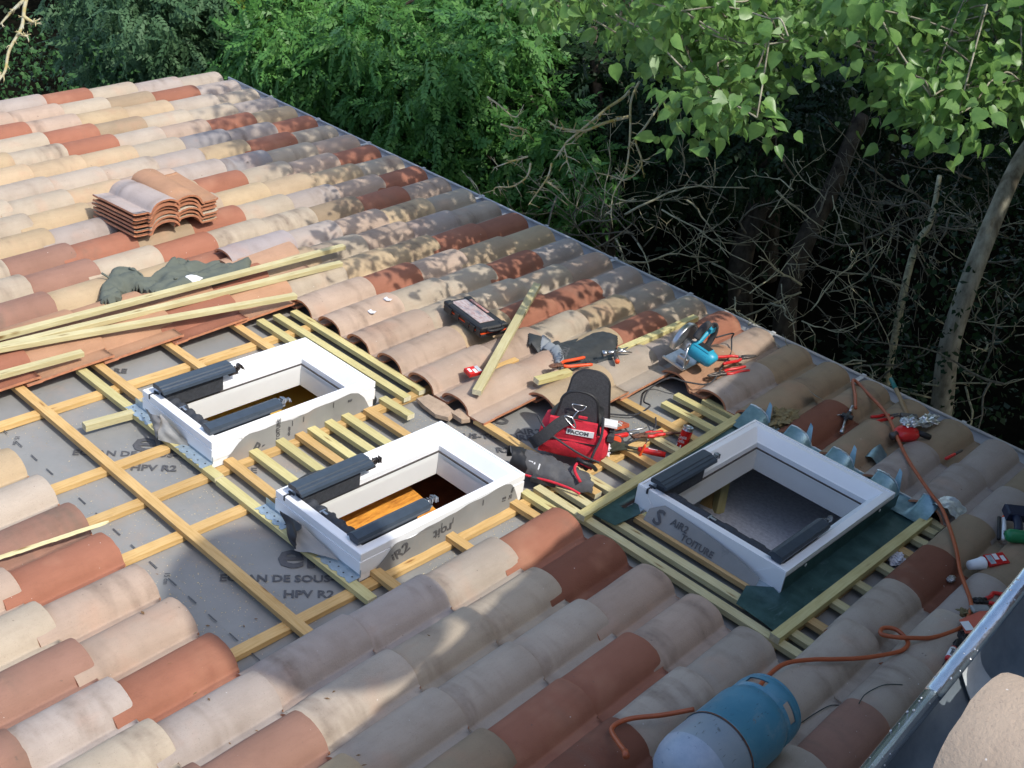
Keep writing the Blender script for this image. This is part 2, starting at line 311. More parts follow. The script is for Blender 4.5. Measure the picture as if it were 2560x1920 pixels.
# printing on the membrane
TA=R(51.5)
def pr(txt,u,v,size,bold=.0,ang=TA,h=-.071,sp=1.0):
    return put_text(txt,size,M_INK,und,Matrix.Translation((u,v,und_h(u,v)+.0045 if h==-.071 else h))@Matrix.Rotation(ang,4,'Z'),bold*size,sp,ext=.0002)
for du,dv in ((0,0),):
    pr('elt',-2.729,-3.454,.235,.02); pr('ECRAN DE SOUS-TOITURE',-2.850,-3.672,.058,.03); pr('HPV R2',-2.600,-3.535,.062,.03)
    pr('elt',-1.668,-3.440,.235,.02); pr('ECRAN DE SOUS-TOITURE',-1.735,-3.668,.058,.03); pr('HPV R2',-1.505,-3.530,.062,.03)
pr('RE',-2.300,-3.155,.06,.03); pr('RE',-3.39,-3.15,.06,.03); pr('RE',-1.275,-3.15,.058,.03); pr('RE',-2.07,-2.335,.07,.03)
pr('S',-1.925,-1.905,.18,.01); pr('AiR2',-1.80,-1.885,.07,.03); pr('SOUS-TOITURE',-1.97,-2.19,.062,.03); pr('R2',-1.735,-2.085,.062,.03)
pr('S',-.915,-1.93,.20,.012); pr('AiR2',-.800,-1.885,.07,.03); pr('TOITURE',-.735,-1.905,.066,.03)
pr('15 cm',-1.91,-3.80,.030,.0,R(-38)); pr('15 cm',-3.13,-3.79,.030,.0,R(-38))
for (u,v) in ((-3.17,-2.80),(-3.10,-2.76),(-1.17,-2.86)):
    for k in range(3): pr('www.elt-air.fr',u+.03*k,v-.024*k,.017,0,R(8))
mb=MB()
for v in (-3.815,-3.965):
    u=-3.35+(.03 if v<-3.9 else 0)
    while u<-1.0: mb.box(u,u+.055,v,v+.005,-.0745,-.0735); u+=.135
part('dash_marks',mb,M_INK,und)
# ---------------- timbers nailed to the roof ----------------
cb=-.053; bt=-.0265
for (u,v0,v1,m,lab) in ((-3.215,-4.3,-1.5,M_WO,'orange pine strip running down the slope at the left edge of the opening'),
  (-2.64,-4.3,-3.32,M_WO,'orange pine strip running up the slope from the left skylight'),
  (-2.345,-4.3,-1.6,M_WO,'orange pine strip running down the slope between the two left skylights'),
  (-2.055,-4.3,-3.3,M_WO,'short orange pine strip running up the slope from the middle skylight'),
  (-1.345,-4.3,-.8,M_WO,'orange pine strip running down the slope past the red tool bag'),
  (-.08,-2.6,-.8,M_WT,'tan pine strip running down the slope right of the right skylight')):
    timber((u,v0,cb),(u,v1,cb),.05,.026,m,'counter_batten',lab,'batten','strips nailed down the slope')
BAT=[ # i0,i1 (rolls), j (courses), material, label
(-14.6,-4.95,9.24,'o','longest orange batten crossing the grey membrane below the left skylight'),
(-13.85,-9.15,8.43,'y','yellow batten carrying the brackets of the left skylight'),
(-14.5,-12.2,8.20,'o','orange batten ending at the upper left corner of the left skylight'),
(-14.5,-12.2,7.18,'o','orange batten meeting the middle of the left skylight side'),
(-14.5,-12.3,6.14,'o','orange batten near the top of the left skylight side'),
(-13.65,-12.4,5.78,'y','stubby yellow batten tucked above the left skylight'),
(-13.65,-9.3,5.50,'y','long yellow batten lying along the lower edge of the left skylight'),
(-13.6,-9.33,5.22,'y','thick yellow batten beside the exposed tile ends'),
(-9.6,-8.75,5.76,'y','short yellow batten at the right corner of the left skylight'),
(-9.55,-7.85,8.14,'o','orange batten joining the near corners of the two left skylights'),
(-9.6,-8.0,7.80,'y','nearest yellow batten between the two left skylights'),
(-9.57,-8.0,7.42,'y','second yellow batten between the two left skylights, split along its top'),
(-9.5,-8.0,7.14,'o','tan orange batten fourth from the near end between the left skylights'),
(-9.57,-8.0,6.95,'y','third yellow batten between the two left skylights'),
(-9.56,-8.0,6.68,'y','fourth yellow batten between the two left skylights'),
(-9.54,-7.9,6.42,'y','farthest yellow batten between the two left skylights'),
(-9.45,-7.8,6.10,'o','orange batten with saw kerfs between the two left skylights'),
(-9.1,-5.0,8.44,'y','yellow batten with a charred gouge carrying the middle skylight'),
(-5.55,-4.6,8.12,'o','orange batten stub by the near right corner of the middle skylight'),
(-5.55,-4.7,7.07,'o','orange batten stub beside the middle skylight right side'),
(-5.55,-4.6,6.05,'o','orange batten stub beside the red tile and middle skylight'),
(-5.6,-4.7,5.80,'y','short yellow batten from the right corner of the middle skylight'),
(-5.55,.25,5.62,'g','long pale batten crossing in front of the right skylight'),
(-5.6,-4.35,5.38,'g','pale batten end beside the left tip of the green flashing'),
(-4.2,-1.1,5.38,'g','pale batten between the front batten and the tan board of the right skylight'),
(-3.8,-1.25,5.10,'t','tan orange board under the apron of the right skylight'),
(-3.78,-1.3,4.985,'y','yellow green board against the face of the right skylight'),
(-7.9,-4.7,5.12,'o','orange batten running under the red tool bag'),
(-5.55,-4.6,4.95,'g','pale batten near the bottom of the red tool bag'),
(-5.5,-4.6,4.50,'g','pale yellow batten right of the bag flap'),
(-6.1,-4.6,4.06,'o','orange batten under the paint scraper'),
(-5.5,-4.6,3.54,'g','pale batten left of the soda can'),
(-6.75,-4.6,3.13,'o','orange batten passing behind the soda can'),
(-6.05,-4.55,2.72,'y','pale green batten beyond the soda can'),
(-6.1,-4.6,2.40,'y','second pale green batten beyond the soda can'),
(-5.6,-4.6,2.18,'y','pale green batten nearest the cut tiles with a rounded end'),
(-.22,.25,5.38,'g','pale stub right of the right skylight, nearest the front batten'),
(-.22,.25,5.06,'t','tan stub with a notched end right of the right skylight'),
(-.22,.25,4.57,'g','pale stub third from the front right of the right skylight'),
(-.22,.25,4.07,'g','pale stub behind the dropped nut right of the right skylight'),
(-.22,.25,3.55,'g','pale stub before the crumpled blue paper'),
(-.22,.25,3.07,'t','tan stub right beside the crumpled blue paper'),
(-.22,.25,2.72,'g','pale stub beyond the crumpled blue paper'),
(-.22,.05,2.42,'g','short sawn stub near the far end of the green flashing'),
(-.22,.05,2.22,'g','last sawn stub under the torn flashing corner')]
MM={'o':M_WO,'y':M_WY,'g':M_WG,'t':M_WT}
for i0,i1,j,m,lab in BAT:
    e=random.uniform(-.002,.002)
    timber((i0*A,-j*B+e,bt+random.uniform(-.001,.001)),(i1*A,-j*B-e,bt+random.uniform(-.001,.001)),.047,.0265,MM[m],'batten',lab,'batten','roof battens laid along the eave')
timber((-1.08,-2.235,.004),(-1.145,-.87,.004),.045,.03,M_WY,'edge_batten','yellow batten edging the green flashing left of the right skylight','batten','battens edging the flashing')
timber((-.065,-2.225,.006),(-.06,-.90,.006),.045,.034,M_WY,'edge_batten','thick yellow batten edging the green flashing right of the right skylight','batten','battens edging the flashing')
# ---------------- roof tiles ----------------
TL=B+.075
PROF=[(-.200,.014),(-.198,.022),(-.193,.032),(-.183,.0425),(-.168,.0515),(-.150,.0585),(-.128,.0635),(-.105,.065),(-.082,.0635),(-.060,.0585),(-.040,.0500),(-.024,.038),(-.012,.022),(-.004,.007),(0,.0015),(.005,.0005),(.012,.0035),(.030,.004),(.060,.004),(.088,.005),(.098,.010),(.104,.011)]
def tile_mb(var=0):
    mb=MB(); ys=[0,.012,.05,.13,.22,.31,B-.004,B,TL-.02,TL]; nx=len(PROF); rnd=random.Random(var)
    wob=[rnd.uniform(-.0012,.0012) for _ in ys]; top=[];bot=[]
    for k,y in enumerate(ys):
        dz=-.022*y/TL-(.0035 if y>=B else 0)
        for q,(x,h) in enumerate(PROF):
            yy=y+(.016 if (q>=16 and k==0) else 0)
            e=.003*math.exp(-((y)/.01)**2)
            chip=(.0022*mnoise.noise(Vector((q*.9,var*7.3,1)))+.0012*mnoise.noise(Vector((q*3.1,var*3.3,4)))) if k in (0,len(ys)-1) else 0
            top.append((x+wob[k]+.0012*mnoise.noise(Vector((x*30,y*9,var))),-yy-chip,h+dz-e*(1 if q<15 else 0)+.0018*mnoise.noise(Vector((x*14,y*7,var+.5)))))
    th=.012
    for k,y in enumerate(ys):
        for q,(x,h) in enumerate(PROF):
            p=top[k*nx+q]; a=PROF[max(q-1,0)]; b=PROF[min(q+1,nx-1)]; nrm=Vector((-(b[1]-a[1]),b[0]-a[0])).normalized()
            bot.append((p[0]-nrm.x*th,p[1],p[2]-nrm.y*th))
    F=[(k*nx+q,(k)*nx+q+1,(k+1)*nx+q+1,(k+1)*nx+q) for k in range(len(ys)-1) for q in range(nx-1)]
    F=[f[::-1] for f in F]
    mb.add(top,F,0,True); mb.add(bot,[f[::-1] for f in F],1,True)
    def strip(ids,flip):
        for a,b in zip(ids[:-1],ids[1:]):
            q=[top[a],top[b],bot[b],bot[a]]; mb.add(q[::-1] if flip else q,[(0,1,2,3)],1)
    strip(list(range(nx)),True); last=(len(ys)-1)*nx; strip([last+i for i in range(nx)],False)
    strip([k*nx for k in range(len(ys))],False); strip([k*nx+nx-1 for k in range(len(ys))],True)
    return mb
TM=[tile_mb(k).mesh('clay_tile',[M_TILE,M_CLAY]) for k in range(8)]
PAL={'cream':(206,192,172),'buff':(212,188,150),'grey cream':(202,189,175),'pink cream':(208,184,166),'yellow buff':(212,188,154),'lilac grey':(196,184,178),'tan':(186,164,134),'terracotta':(186,120,92),'rose brown':(176,132,114),'brown red':(150,92,68),'orange tan':(206,158,122),'slate lilac':(168,165,170)}
TC={}
for k in [(-28,3),(-27,1),(-26,5),(-25,4),(-24,4),(-24,1),(-23,0),(-22,1),(-20,0),(-20,3),(-18,0),(-17,1),(-18,4),(-18,6),(-17,5),(-16,5),(-14,1),(-14,0),(-12,1),(-13,3),(-10,2),(-10,1),(-8,1),(-7,0),(-14,6),(-15,9),(-15,5),(-8,10),(-5,10),(-4,6),(-1,7),(-1,8),(-14,9)]: TC[k]='terracotta'
for k in [(-3,1),(1,3),(-3,6),(0,8)]: TC[k]='brown red'
for k in [(-3,11),(-3,10),(2,6),(-9,10),(-6,11),(-5,12),(-16,8),(-17,7),(-18,7)]: TC[k]='rose brown'
for k in [(-14,8),(-14,7),(-14,5),(-15,8),(-15,7),(-15,6),(-6,1),(-6,2)]: TC[k]='orange tan'
for k in [(-4,10),(-5,11),(-4,9),(-7,1),(-12,0),(-15,1),(-16,3),(-28,1),(-28,4),(-5,1),(-4,8),(1,1),(0,1),(-1,1),(0,0),(2,3),(-22,3),(-27,0),(-25,0)]: TC[k]='lilac grey'
for k in [(-23,2),(-21,2)]: TC[k]='slate lilac'
for k in [(-20,4),(-21,5),(-23,4),(-26,2),(-19,2),(-13,1)]: TC[k]='yellow buff'
for k in [(-4,1),(-3,0),(-4,0),(-2,0),(-1,0),(-2,1),(1,2),(2,2),(1,0),(2,1),(-5,0),(-4,0)]: TC[k]='tan'
for k in [(-9,4),(-10,4),(-11,4),(-12,4),(-13,4),(-8,4),(-8,3),(-9,3),(-2,6),(-1,6),(-6,10),(-7,10)]: TC[k]='pink cream'
for k in [(0,6),(0,7),(1,4),(1,5),(1,6),(1,7),(2,5),(-2,7),(-4,7),(-2,8),(2,7),(2,4),(-3,9),(-2,9),(-10,10)]: TC[k]='grey cream'
SOOT={(-4,7):1,(-3,8):1,(-4,8):1,(0,6):1,(1,4):1,(1,5):1,(1,6):1,(2,5):1,(-2,7):.8,(-2,8):1,(-3,9):1,(-6,10):.5,(-7,10):1,(-9,10):1,(-5,1):1,(-5,0):1,(-1,1):1,(-12,3):1,(-11,3):1,(-10,3):1,(1,7):1,(0,1):.8,(-2,0):.8,(0,8):.5,(-1,8):.4}
DU=[.04,.006,-.05,-.05,-.04,.03,.055,-.012,-.012,-.045,.081,-.02,0,0,0]; DV=[-.039,.001,-.05,-.025,.03,.02,.059,.09,.057,.069,-.121,-.111,0,0,0]
def exists(i,j):
    if j<0 or i<-28: return False
    if i<=-14: return True
    if i<=-8: return j<=4 or j>=10
    if i==-7: return j<=3 or j>=10
    if i<=-5: return j<=1 or j>=10
    if i<=0: return j<=1 or j>=6
    return True
camI=cam.matrix_world.inverted()
def vis(P,mx=.16):
    q=camI@P
    if q.z>-.3: return False
    x=q.x/-q.z*3049/1280; y=q.y/-q.z*3049/960; mm=mx+.35/(-q.z)
    return abs(x)<1+mm and abs(y)<1+mm
def ordn(n): return '%d%s'%(n,'th' if 10<=n%100<=20 else {1:'st',2:'nd',3:'rd'}.get(n%10,'th'))
cells=[]
for i in range(-28,7):
    for j in range(0,16):
        if exists(i,j):
            P=MR@Vector((i*A-.08,-j*B-B/2,.02))
            if i*A>1.1: continue
            q=camI@P
            if q.z<-.3 and vis(P): cells.append((q.length,i,j))
cells.sort()
keys=list(PAL)
wts={'cream':6,'buff':4,'grey cream':2.5,'pink cream':4,'yellow buff':.5,'lilac grey':.5,'tan':.8}
nt_=0; rest=MB()
for d,i,j in cells:
    r=random.Random(i*131+j*17)
    cn=TC.get((i,j)) or r.choices(list(wts),list(wts.values()))[0]
    kf=.70*r.uniform(.92,1.08); c=[x*kf*q for x,q in zip(lin(PAL[cn]),(1.04,.985,.90))]; gy=sum(c)/3; c=[gy+(x-gy)*.84 for x in c]
    so=SOOT.get((i,j)); 
    if so is None: so=(1 if r.random()<.42 else 0.0) if cn not in('terracotta','yellow buff','orange tan') else (.6 if r.random()<.22 else 0)
    me=TM[r.randrange(8)]; o=bpy.data.objects.new('clay_tile',me); COL.objects.link(o)
    du=DU[min(j,14)]*A+(-.03 if (i==-14 and j>=5) else 0); dv=DV[min(j,14)]*A
    o.matrix_world=MR@Matrix.Translation((i*A+du+r.uniform(-.002,.002),-j*B+dv+r.uniform(-.004,.004),r.uniform(-.001,.001)))@Matrix.Rotation(r.uniform(-.008,.008),4,'Z')
    o.color=(c[0],c[1],c[2],so)
    tag(o,('sooty ' if so>.3 else 'plain ')+cn+' roof tile, %s roll from the far verge, %s course above the gutter'%(ordn(i+29),ordn(j+1)),'roof tile','clay tiles laid on the roof','thing')
    nt_+=1
def tile_top(u,v):
    """height of the tiled (or bare) surface at a roof point"""
    j=int(math.floor(-v/B)); 
    for i in (math.ceil(u/A-.42),):
        x=u-i*A
        if exists(i,j):
            x=max(-.2,min(.1,x)); 
            for (a,ha),(b,hb) in zip(PROF[:-1],PROF[1:]):
                if a<=x<=b: return ha+(hb-ha)*(x-a)/(b-a)-.02*((-v/B)-j)
            return .004
    return -.08
def Mf(p,x,z=(0,0,1)):
    x=Vector(x).normalized(); z=Vector(z); z=(z-x*z.dot(x)).normalized(); y=z.cross(x); M=Matrix((x,y,z)).transposed().to_4x4(); M.translation=Vector(p); return M
# ---------------- skylights ----------------
def ring(mb,W,prof,mi=0,smooth=False):
    a,b,c,d=W; vs=[]; n=len(prof)
    for ins,h in prof: vs+=[(a+ins,c+ins,h),(b-ins,c+ins,h),(b-ins,d-ins,h),(a+ins,d-ins,h)]
    mb.add(vs,[(4*k+q,4*k+(q+1)%4,4*k+4+(q+1)%4,4*k+4+q) for k in range(n-1) for q in range(4)],mi,smooth)
def skylight(k,label):
    W=WIN[k]; a,b,c,d=W; T=.088
    t=thing('skylight',label,'skylight',((a+b)/2,(c+d)/2,-.05),'roof window frames without their glass'); O=Matrix.Translation((-(a+b)/2,-(c+d)/2,.05))
    def P(name,mb,m,par=t): return part(name,mb,m,par,loc=O if par is t else None)
    mb=MB(); 
    if k<2: ring(mb,W,[(.085,-.055),(0,-.055),(0,-.012),(-.005,-.012),(-.005,.045),(0,.045),(0,.052),(-.004,.054),(-.004,T-.003),(0,T)])
    else: ring(mb,W,[(.085,-.055),(0,-.055),(0,T)])
    ring(mb,W,[(0,T),(.012,T+.001),(.012,T-.004),(.040,T-.004),(.046,T-.010)]); ring(mb,W,[(.046,T-.010),(.082,.034),(.088,.030),(.088,.004),(.094,.004),(.094,-.055),(.0935,-.055)])
    P('frame',mb,M_PAINT)
    mb=MB(); ring(mb,W,[(.089,.0045),(.097,.0045),(.097,-.003)]); P('seal',mb,M_DSTEEL)
    mb=MB(); ring(mb,W,[(.097,-.001),(.099,-.105),(.112,-.105),(.112,-.01)]); P('lining',mb,M_LINING)
    # screw caps and lap marks
    mb=MB()
    for v in (c+.16,d-.14): mb.lathe([(0,.0015),(.008,.0012),(.009,0)],10,0,Matrix.Translation((b+.005,v,.05))@Matrix.Rotation(R(90),4,'Y'))
    P('screw_cap',mb,M_LINING)
    # side covers on the upper half
    for s in (0,1):
        v0,v1=c+.02,c+.415
        if s==0:
            sec=[(a+.045,T+.034),(a+.046,T+.050),(a+.056,T+.055),(a+.098,T+.056),(a+.102,T+.051),(a+.116,T+.050),(a+.120,T+.045),(a+.134,T+.042),(a+.138,T+.028),(a+.130,T+.028),(a+.122,T+.036),(a+.05,T+.030)]
        else:
            sec=[(b-.045,T+.001),(b-.040,T+.020),(b-.046,T+.034),(b-.085,T+.040),(b-.098,T+.036),(b-.112,T+.022),(b-.112,T+.012),(b-.100,T+.018),(b-.090,T+.002)]
        vs=[(x,v0,h) for x,h in sec]+[(x,v1,h) for x,h in sec]; n=len(sec); mb=MB()
        mb.add(vs,[(q,(q+1)%n,n+(q+1)%n,n+q)[::-1] for q in range(n)]+[tuple(range(n)),tuple(range(2*n-1,n-1,-1))])
        P('side_cover',mb,M_ANTH)
        mb=MB(); x0,x1=((a+.062,a+.112) if s==0 else (b-.10,b-.06))
        mb.box(x0,x1,v0+.03,v1-.055,.02 if s==0 else T-.03,T+.022); P('cover_rail',mb,M_FOAM)
        # sprung metal hinge at the far end
        xx=a+.10 if s==0 else b-.075; mb=MB()
        for q in range(9):
            y=v1+.004+q*.007; mb.box(xx-.012+random.uniform(-.006,.006),xx+.010+random.uniform(-.006,.006),y,y+.0035,T+.006+random.uniform(0,.01),T+.026+random.uniform(-.004,.014),M=None)
        mb.tube([(xx,v1-.02,T+.01),(xx,v1+.03,T+.03),(xx+.004,v1+.065,T+.018),(xx,v1+.075,T+.0)],.0035,6); mb.box(xx-.014,xx+.014,v1-.02,v1+.03,T-.002,T+.008)
        P('hinge',mb,M_DSTEEL if k<2 and s==0 else M_STEEL)
    # foam-covered blind rail along the upper inside edge
    mb=MB(); n=26; x0,x1=a+.07,b-.09
    def rail(s,q):
        x=x0+(x1-x0)*s; rr=.021+.004*math.sin(s*40)+.003*mnoise.noise(Vector((s*30,q*3,k)))
        if k==2: rr=.019+(.004 if int(s*9)%2 else 0)
        an=-.4+q*(math.pi+.8); return (x,c+.072-math.cos(an)*rr*1.15,T-.028+math.sin(an)*rr*1.25)
    mb.grid(rail,60,8); mb.box(x0,x1,c+.05,c+.092,T-.06,T-.030); P('blind_rail',mb,M_FOAM)
    mb=MB(); mb.box(a+.05,a+.058,c-.006,c+.035,T-.022,T+.003); mb.box(a+.035,a+.07,c+.03,c+.037,T-.004,T+.003); P('clip',mb,M_FOAM)
    mb=MB(); mb.box((a+b)/2-.04,(a+b)/2-.005,c+.05,c+.058,T+.002,T+.006); mb.box((a+b)/2-.04,(a+b)/2-.034,c+.04,c+.07,T+.002,T+.007); P('catch',mb,M_STEEL)
    return t,P,O
sk1=skylight(0,'white skylight frame farthest left, ochre board showing below it')
sk2=skylight(1,'middle white skylight frame with orange board glowing inside')
sk3=skylight(2,'widest white skylight frame, right, set in dark green flashing')
# fixing brackets with punched edges
def bracket(P,x0,x1,y0,y1,z,seed,m=M_GALV):
    r=random.Random(seed); pts=[]; n=12
    for i in range(n+1): pts.append((x0+(x1-x0)*i/n, y0+(.010 if i%3==1 else 0)+r.uniform(-.002,.002)))
    pts+=[(x1,y1),(x0,y1)]
    mb=MB(); mb.prism(pts,z,z+.0025)
    for i in range(4): mb.lathe([(0,.0008),(.0035,.0006),(.004,0)],8,0,Matrix.Translation((x0+(x1-x0)*(.14+.24*i),y0+.022+.012*(i%2),z+.0025)))
    mb.box(x0,x1,y1-.0025,y1,z,z+.035)
    P('bracket',mb,m)
    mb=MB()
    for i in range(5): mb.lathe([(0,.0006),(.0042,.0005)],8,0,Matrix.Translation((x0+(x1-x0)*(.1+.2*i),y0+.034-.01*(i%2),z+.0030)))
    P('bracket_hole',mb,M_BLACK)
for k,(t,P,O) in enumerate((sk1,sk2)):
    a,b,c,d=WIN[k]
    bracket(P,a-.07,a+.115,c-.062,c-.001,bt+.001,k); bracket(P,b-.20,b+.01,c-.062,c-.001,bt+.001,k+5)
    def cut(v,h): return (b+.0045,c+(d-c)*v,h)
    # membrane turned up against the side, wavy top
    top=[(0.055,-.055),(.075,-.03),(.105,-.005),(.14,.03),(.175,.05),(.21,.06),(.30,.056),(.40,.060),(.47,.050),(.55,.054),(.60,.066),(.70,.064),(.78,.070),(.84,.072),(.89,.058),(.93,.020),(.955,-.02),(.975,-.055)]
    if k==1: top=[(0.06,-.055),(.09,-.02),(.13,.01),(.17,.045),(.20,.057),(.30,.048),(.38,.060),(.47,.062),(.55,.064),(.62,.076),(.70,.072),(.80,.080),(.87,.082),(.91,.070),(.94,.03),(.965,-.02),(.98,-.055)]
    mb=MB(); vs=[];fs=[]; N=60
    for i in range(N+1):
        s=top[0][0]+(top[-1][0]-top[0][0])*i/N
        h=np.interp(s,[q[0] for q in top],[q[1] for q in top])
        for q in range(4):
            hh=-.060+(h+.060)*q/3; vs.append((b+.0075+.010*(1-q/3)**2+.0015*math.sin(s*40+q),c+(d-c)*s,hh))
    for i in range(N):
        for q in range(3): fs.append((i*4+q,i*4+4+q,i*4+5+q,i*4+1+q))
    mb.add(vs,fs,0,True); mb.add([(x-.0015,y,z) for x,y,z in vs],[f[::-1] for f in fs],0,True)
    us_=P('membrane_upstand',mb,M_UND)
    def side_text(txt,v,h,size,rot=0):
        M=Matrix(((0,0,1,b+.0125),(1,0,0,v),(0,1,0,h),(0,0,0,1))); put_text(txt,size,M_INK,us_,M@Matrix.Rotation(rot,4,'Z'),.02*size)
    if k==0: side_text('R2',c+.20,-.035,.075,R(-35)); side_text('TOITURE',c+.36,-.03,.028,R(88)); side_text('elt-air',c+.42,-.03,.022,R(88)); side_text('E',c+.79,.03,.03,R(88))
    else: side_text('iR2',c+.17,-.035,.075,R(20)); side_text('roit',c+.50,.025,.07,R(180)); side_text('15',c+.83,-.01,.03,R(80)); side_text('20 cm',c+.87,-.01,.025,R(80))
    mb=MB()
    for v,h in ((.46,.03),(.53,.03),(.72,.045)): mb.box(b+.0112,b+.0122,c+(d-c)*v,c+(d-c)*v+.003,h-.012,h+.018)
    part('fold_mark',mb,M_INK,us_)
    # black underlay strip showing beyond the left side / far corner
    mb=MB(); mb.grid(lambda s,t:(a-.003-.06*math.sin(math.pi*s)**.7*t, c+.02+.40*s, -.02+.095*math.sin(math.pi*min(1,s*1.05))**.5*(1-t*.25)),14,4); P('sealing_strip',mb,M_BLACK)
    mb=MB(); mb.grid(lambda s,t:(b-.16+.10*s+.06*t*s, d+.002+.075*t*math.sin(math.pi*s)**.6, .03-.085*t),12,4); P('sealing_strip',mb,M_BLACK)
# torn triangular flaps hanging on the near faces
def flap(P,pts,m,bulge=.02,seed=0):
    (A0,B0,C0)=[Vector(p) for p in pts]; n=10; vs=[];fs=[];nn=(B0-A0).cross(C0-A0).normalized(); id_={}
    for i in range(n+1):
        for j in range(n+1-i):
            s=i/n;t=j/n; p=A0+(B0-A0)*s+(C0-A0)*t; p+=nn*(bulge*math.sin(s*7+t*4+seed)*(s+t)*.6+bulge*.5*mnoise.noise(Vector((s*4,t*4,seed)))); id_[i,j]=len(vs); vs.append(p)
    for i in range(n):
        for j in range(n-i):
            fs.append((id_[i,j],id_[i+1,j],id_[i,j+1]))
            if j<n-i-1: fs.append((id_[i+1,j],id_[i+1,j+1],id_[i,j+1]))
    mb=MB(); mb.add(vs,fs,0,True); mb.add([v-nn*.0015 for v in vs],[f[::-1] for f in fs],0,True); return P('membrane_flap',mb,m)
flap(sk1[1],[(-2.86,-3.295,.03),(-2.70,-3.33,.075),(-2.655,-3.345,-.02)],M_UND,.02,1)
flap(sk1[1],[(-2.72,-3.30,.07),(-2.50,-3.266,-.02),(-2.66,-3.35,-.02)],M_UND,.03,2)
flap(sk2[1],[(-1.85,-3.29,.035),(-1.66,-3.36,-.015),(-1.68,-3.30,.06)],M_BLACK,.03,3)
flap(sk2[1],[(-1.74,-3.285,.05),(-1.49,-3.262,-.02),(-1.66,-3.36,-.02)],M_UND,.03,5)
t,P,O=sk3; a,b,c,d=WIN[2]
# membrane behind the front board with a dark mouth, visible under the front rail
mb=MB(); mb.grid(lambda s,q:(lambda h:(a+.10+.60*s, c-.061+.058*(h+.024)/.086, h))((.062-.05*s**2.2)*min(1,.35+s*7)*(1-q)-.024*q),20,5,thick=.0015); up3=P('membrane_upstand',mb,M_UND)
for tx_,u_,v_,h_,s_ in (('S',a+.14,0,-.016,.10),('AiR2',a+.225,0,.012,.045),('TOITURE',a+.30,0,-.017,.042)): put_text(tx_,s_,M_INK,up3,Mf((u_,c-.061+.058*(h_+.024)/.086-.003,h_+.003),(1,.0,.0),(0,-.83,.56)),.02*s_)
# corner cheeks where the white frame is boxed to the battens
for x0_,x1_ in ((a-.004,a+.06),(b-.16,b+.004)):
    mb=MB(); mb.box(x0_,x1_,c-.05,c-.0005,-.020,-.0175); P('bracket',mb,M_GALV)
mb=MB(); mb.add([(a,c-.002,.084),(a+.035,c-.002,.084),(a+.13,c-.002,-.02),(a-.0,c-.002,-.02),(a,c-.004,.084),(a+.035,c-.004,.084),(a+.13,c-.004,-.02),(a,c-.004,-.02)],[(0,1,2,3),(7,6,5,4),(0,4,5,1),(1,5,6,2),(3,2,6,7),(0,3,7,4)])
P('corner_cheek',mb,M_PAINT); mb=MB()
mb.add([(b,c-.002,.084),(b-.05,c-.002,.084),(b-.17,c-.002,-.02),(b,c-.002,-.02),(b,c-.004,.084),(b-.05,c-.004,.084),(b-.17,c-.004,-.02),(b,c-.004,-.02)],[(3,2,1,0),(4,5,6,7),(1,5,4,0),(2,6,5,1),(7,6,2,3),(4,7,3,0)])
P('corner_cheek',mb,M_PAINT)
# flashing (a thing of its own laid round the frame)
fl=thing('flashing','dark green filmed metal flashing bent round the right skylight','flashing',(-.6,-1.5,-.02)); FO=Matrix.Translation((.6,1.5,.02))
def wavy(x,y,z,amp=.002): return (x,y,z+amp*mnoise.noise(Vector((x*9,y*9,2)))+amp*.6*mnoise.noise(Vector((x*25,y*25,5))))
mb=MB(); mb.grid(lambda s,q:wavy(-1.120+.113*s+(.0)*q, -2.02+1.17*q, -.012+.02*max(0,s-.85)*6),6,30,thick=.001); mb.grid(lambda s,q:(-1.0085,-1.94+1.0*q,-.010+.075*s),2,8)
mb.prism([(-1.12,-2.02),(-1.12,-2.10),(-1.075,-2.175),(-.945,-2.155),(-.93,-1.99),(-.98,-1.945),(-1.0,-1.945),(-1.0,-2.02)],-.0125,-.0110)
part('side_sheet',mb,M_FLASH,fl,loc=FO)
mb=MB(); mb.grid(lambda s,q:wavy(-.212+.135*s-(.03*max(0,q-.93)*14*(1-s)), -1.96+1.13*q, -.012+.01*s*max(0,q-.8)*5),6,30,thick=.001); mb.grid(lambda s,q:(-.2115,-1.94+1.0*q,.063-.075*s),2,8)
mb.prism([(-.212,-1.96),(-.25,-1.945),(-.33,-2.03),(-.29,-2.165),(-.16,-2.175),(-.10,-2.185),(-.077,-2.16),(-.077,-1.96)],-.0125,-.0110)
part('side_sheet',mb,M_FLASH,fl,loc=FO)
M_ZF=mat('bare_flashing_metal',(.30,.44,.50),.33,metal=.6,col2=(.15,.27,.32),scale=14,bump=.5,bscale=16)
M_LEAD=mat('cut_metal_edge',(.75,.80,.84),.35,metal=.6,noise_amt=.3,scale=60)
def apron_h(x):
    i=math.ceil(x/A-.42); y=max(-.2,min(.1,x-i*A))
    for (a0,h0),(a1,h1) in zip(PROF[:-1],PROF[1:]):
        if a0<=y<=a1: return h0+(h1-h0)*(y-a0)/(a1-a0)
    return 0
mb=MB(); mb.grid(lambda s,q:wavy(-1.13+1.08*s, -.99+.16*q, (-.002)*(1-q)+(max(apron_h(-1.13+1.08*s),.006)-.002)*q**1.5 ,.004),110,7,thick=.0012)
part('apron',mb,M_ZF,fl,loc=FO)
mb=MB(); mb.grid(lambda s,q:(-1.13+1.08*s, -.832+.010*q, max(apron_h(-1.13+1.08*s),.006)+.001+.004*mnoise.noise(Vector((s*60,q,1)))),140,1,thick=.003); part('cut_edge',mb,M_LEAD,fl,loc=FO)
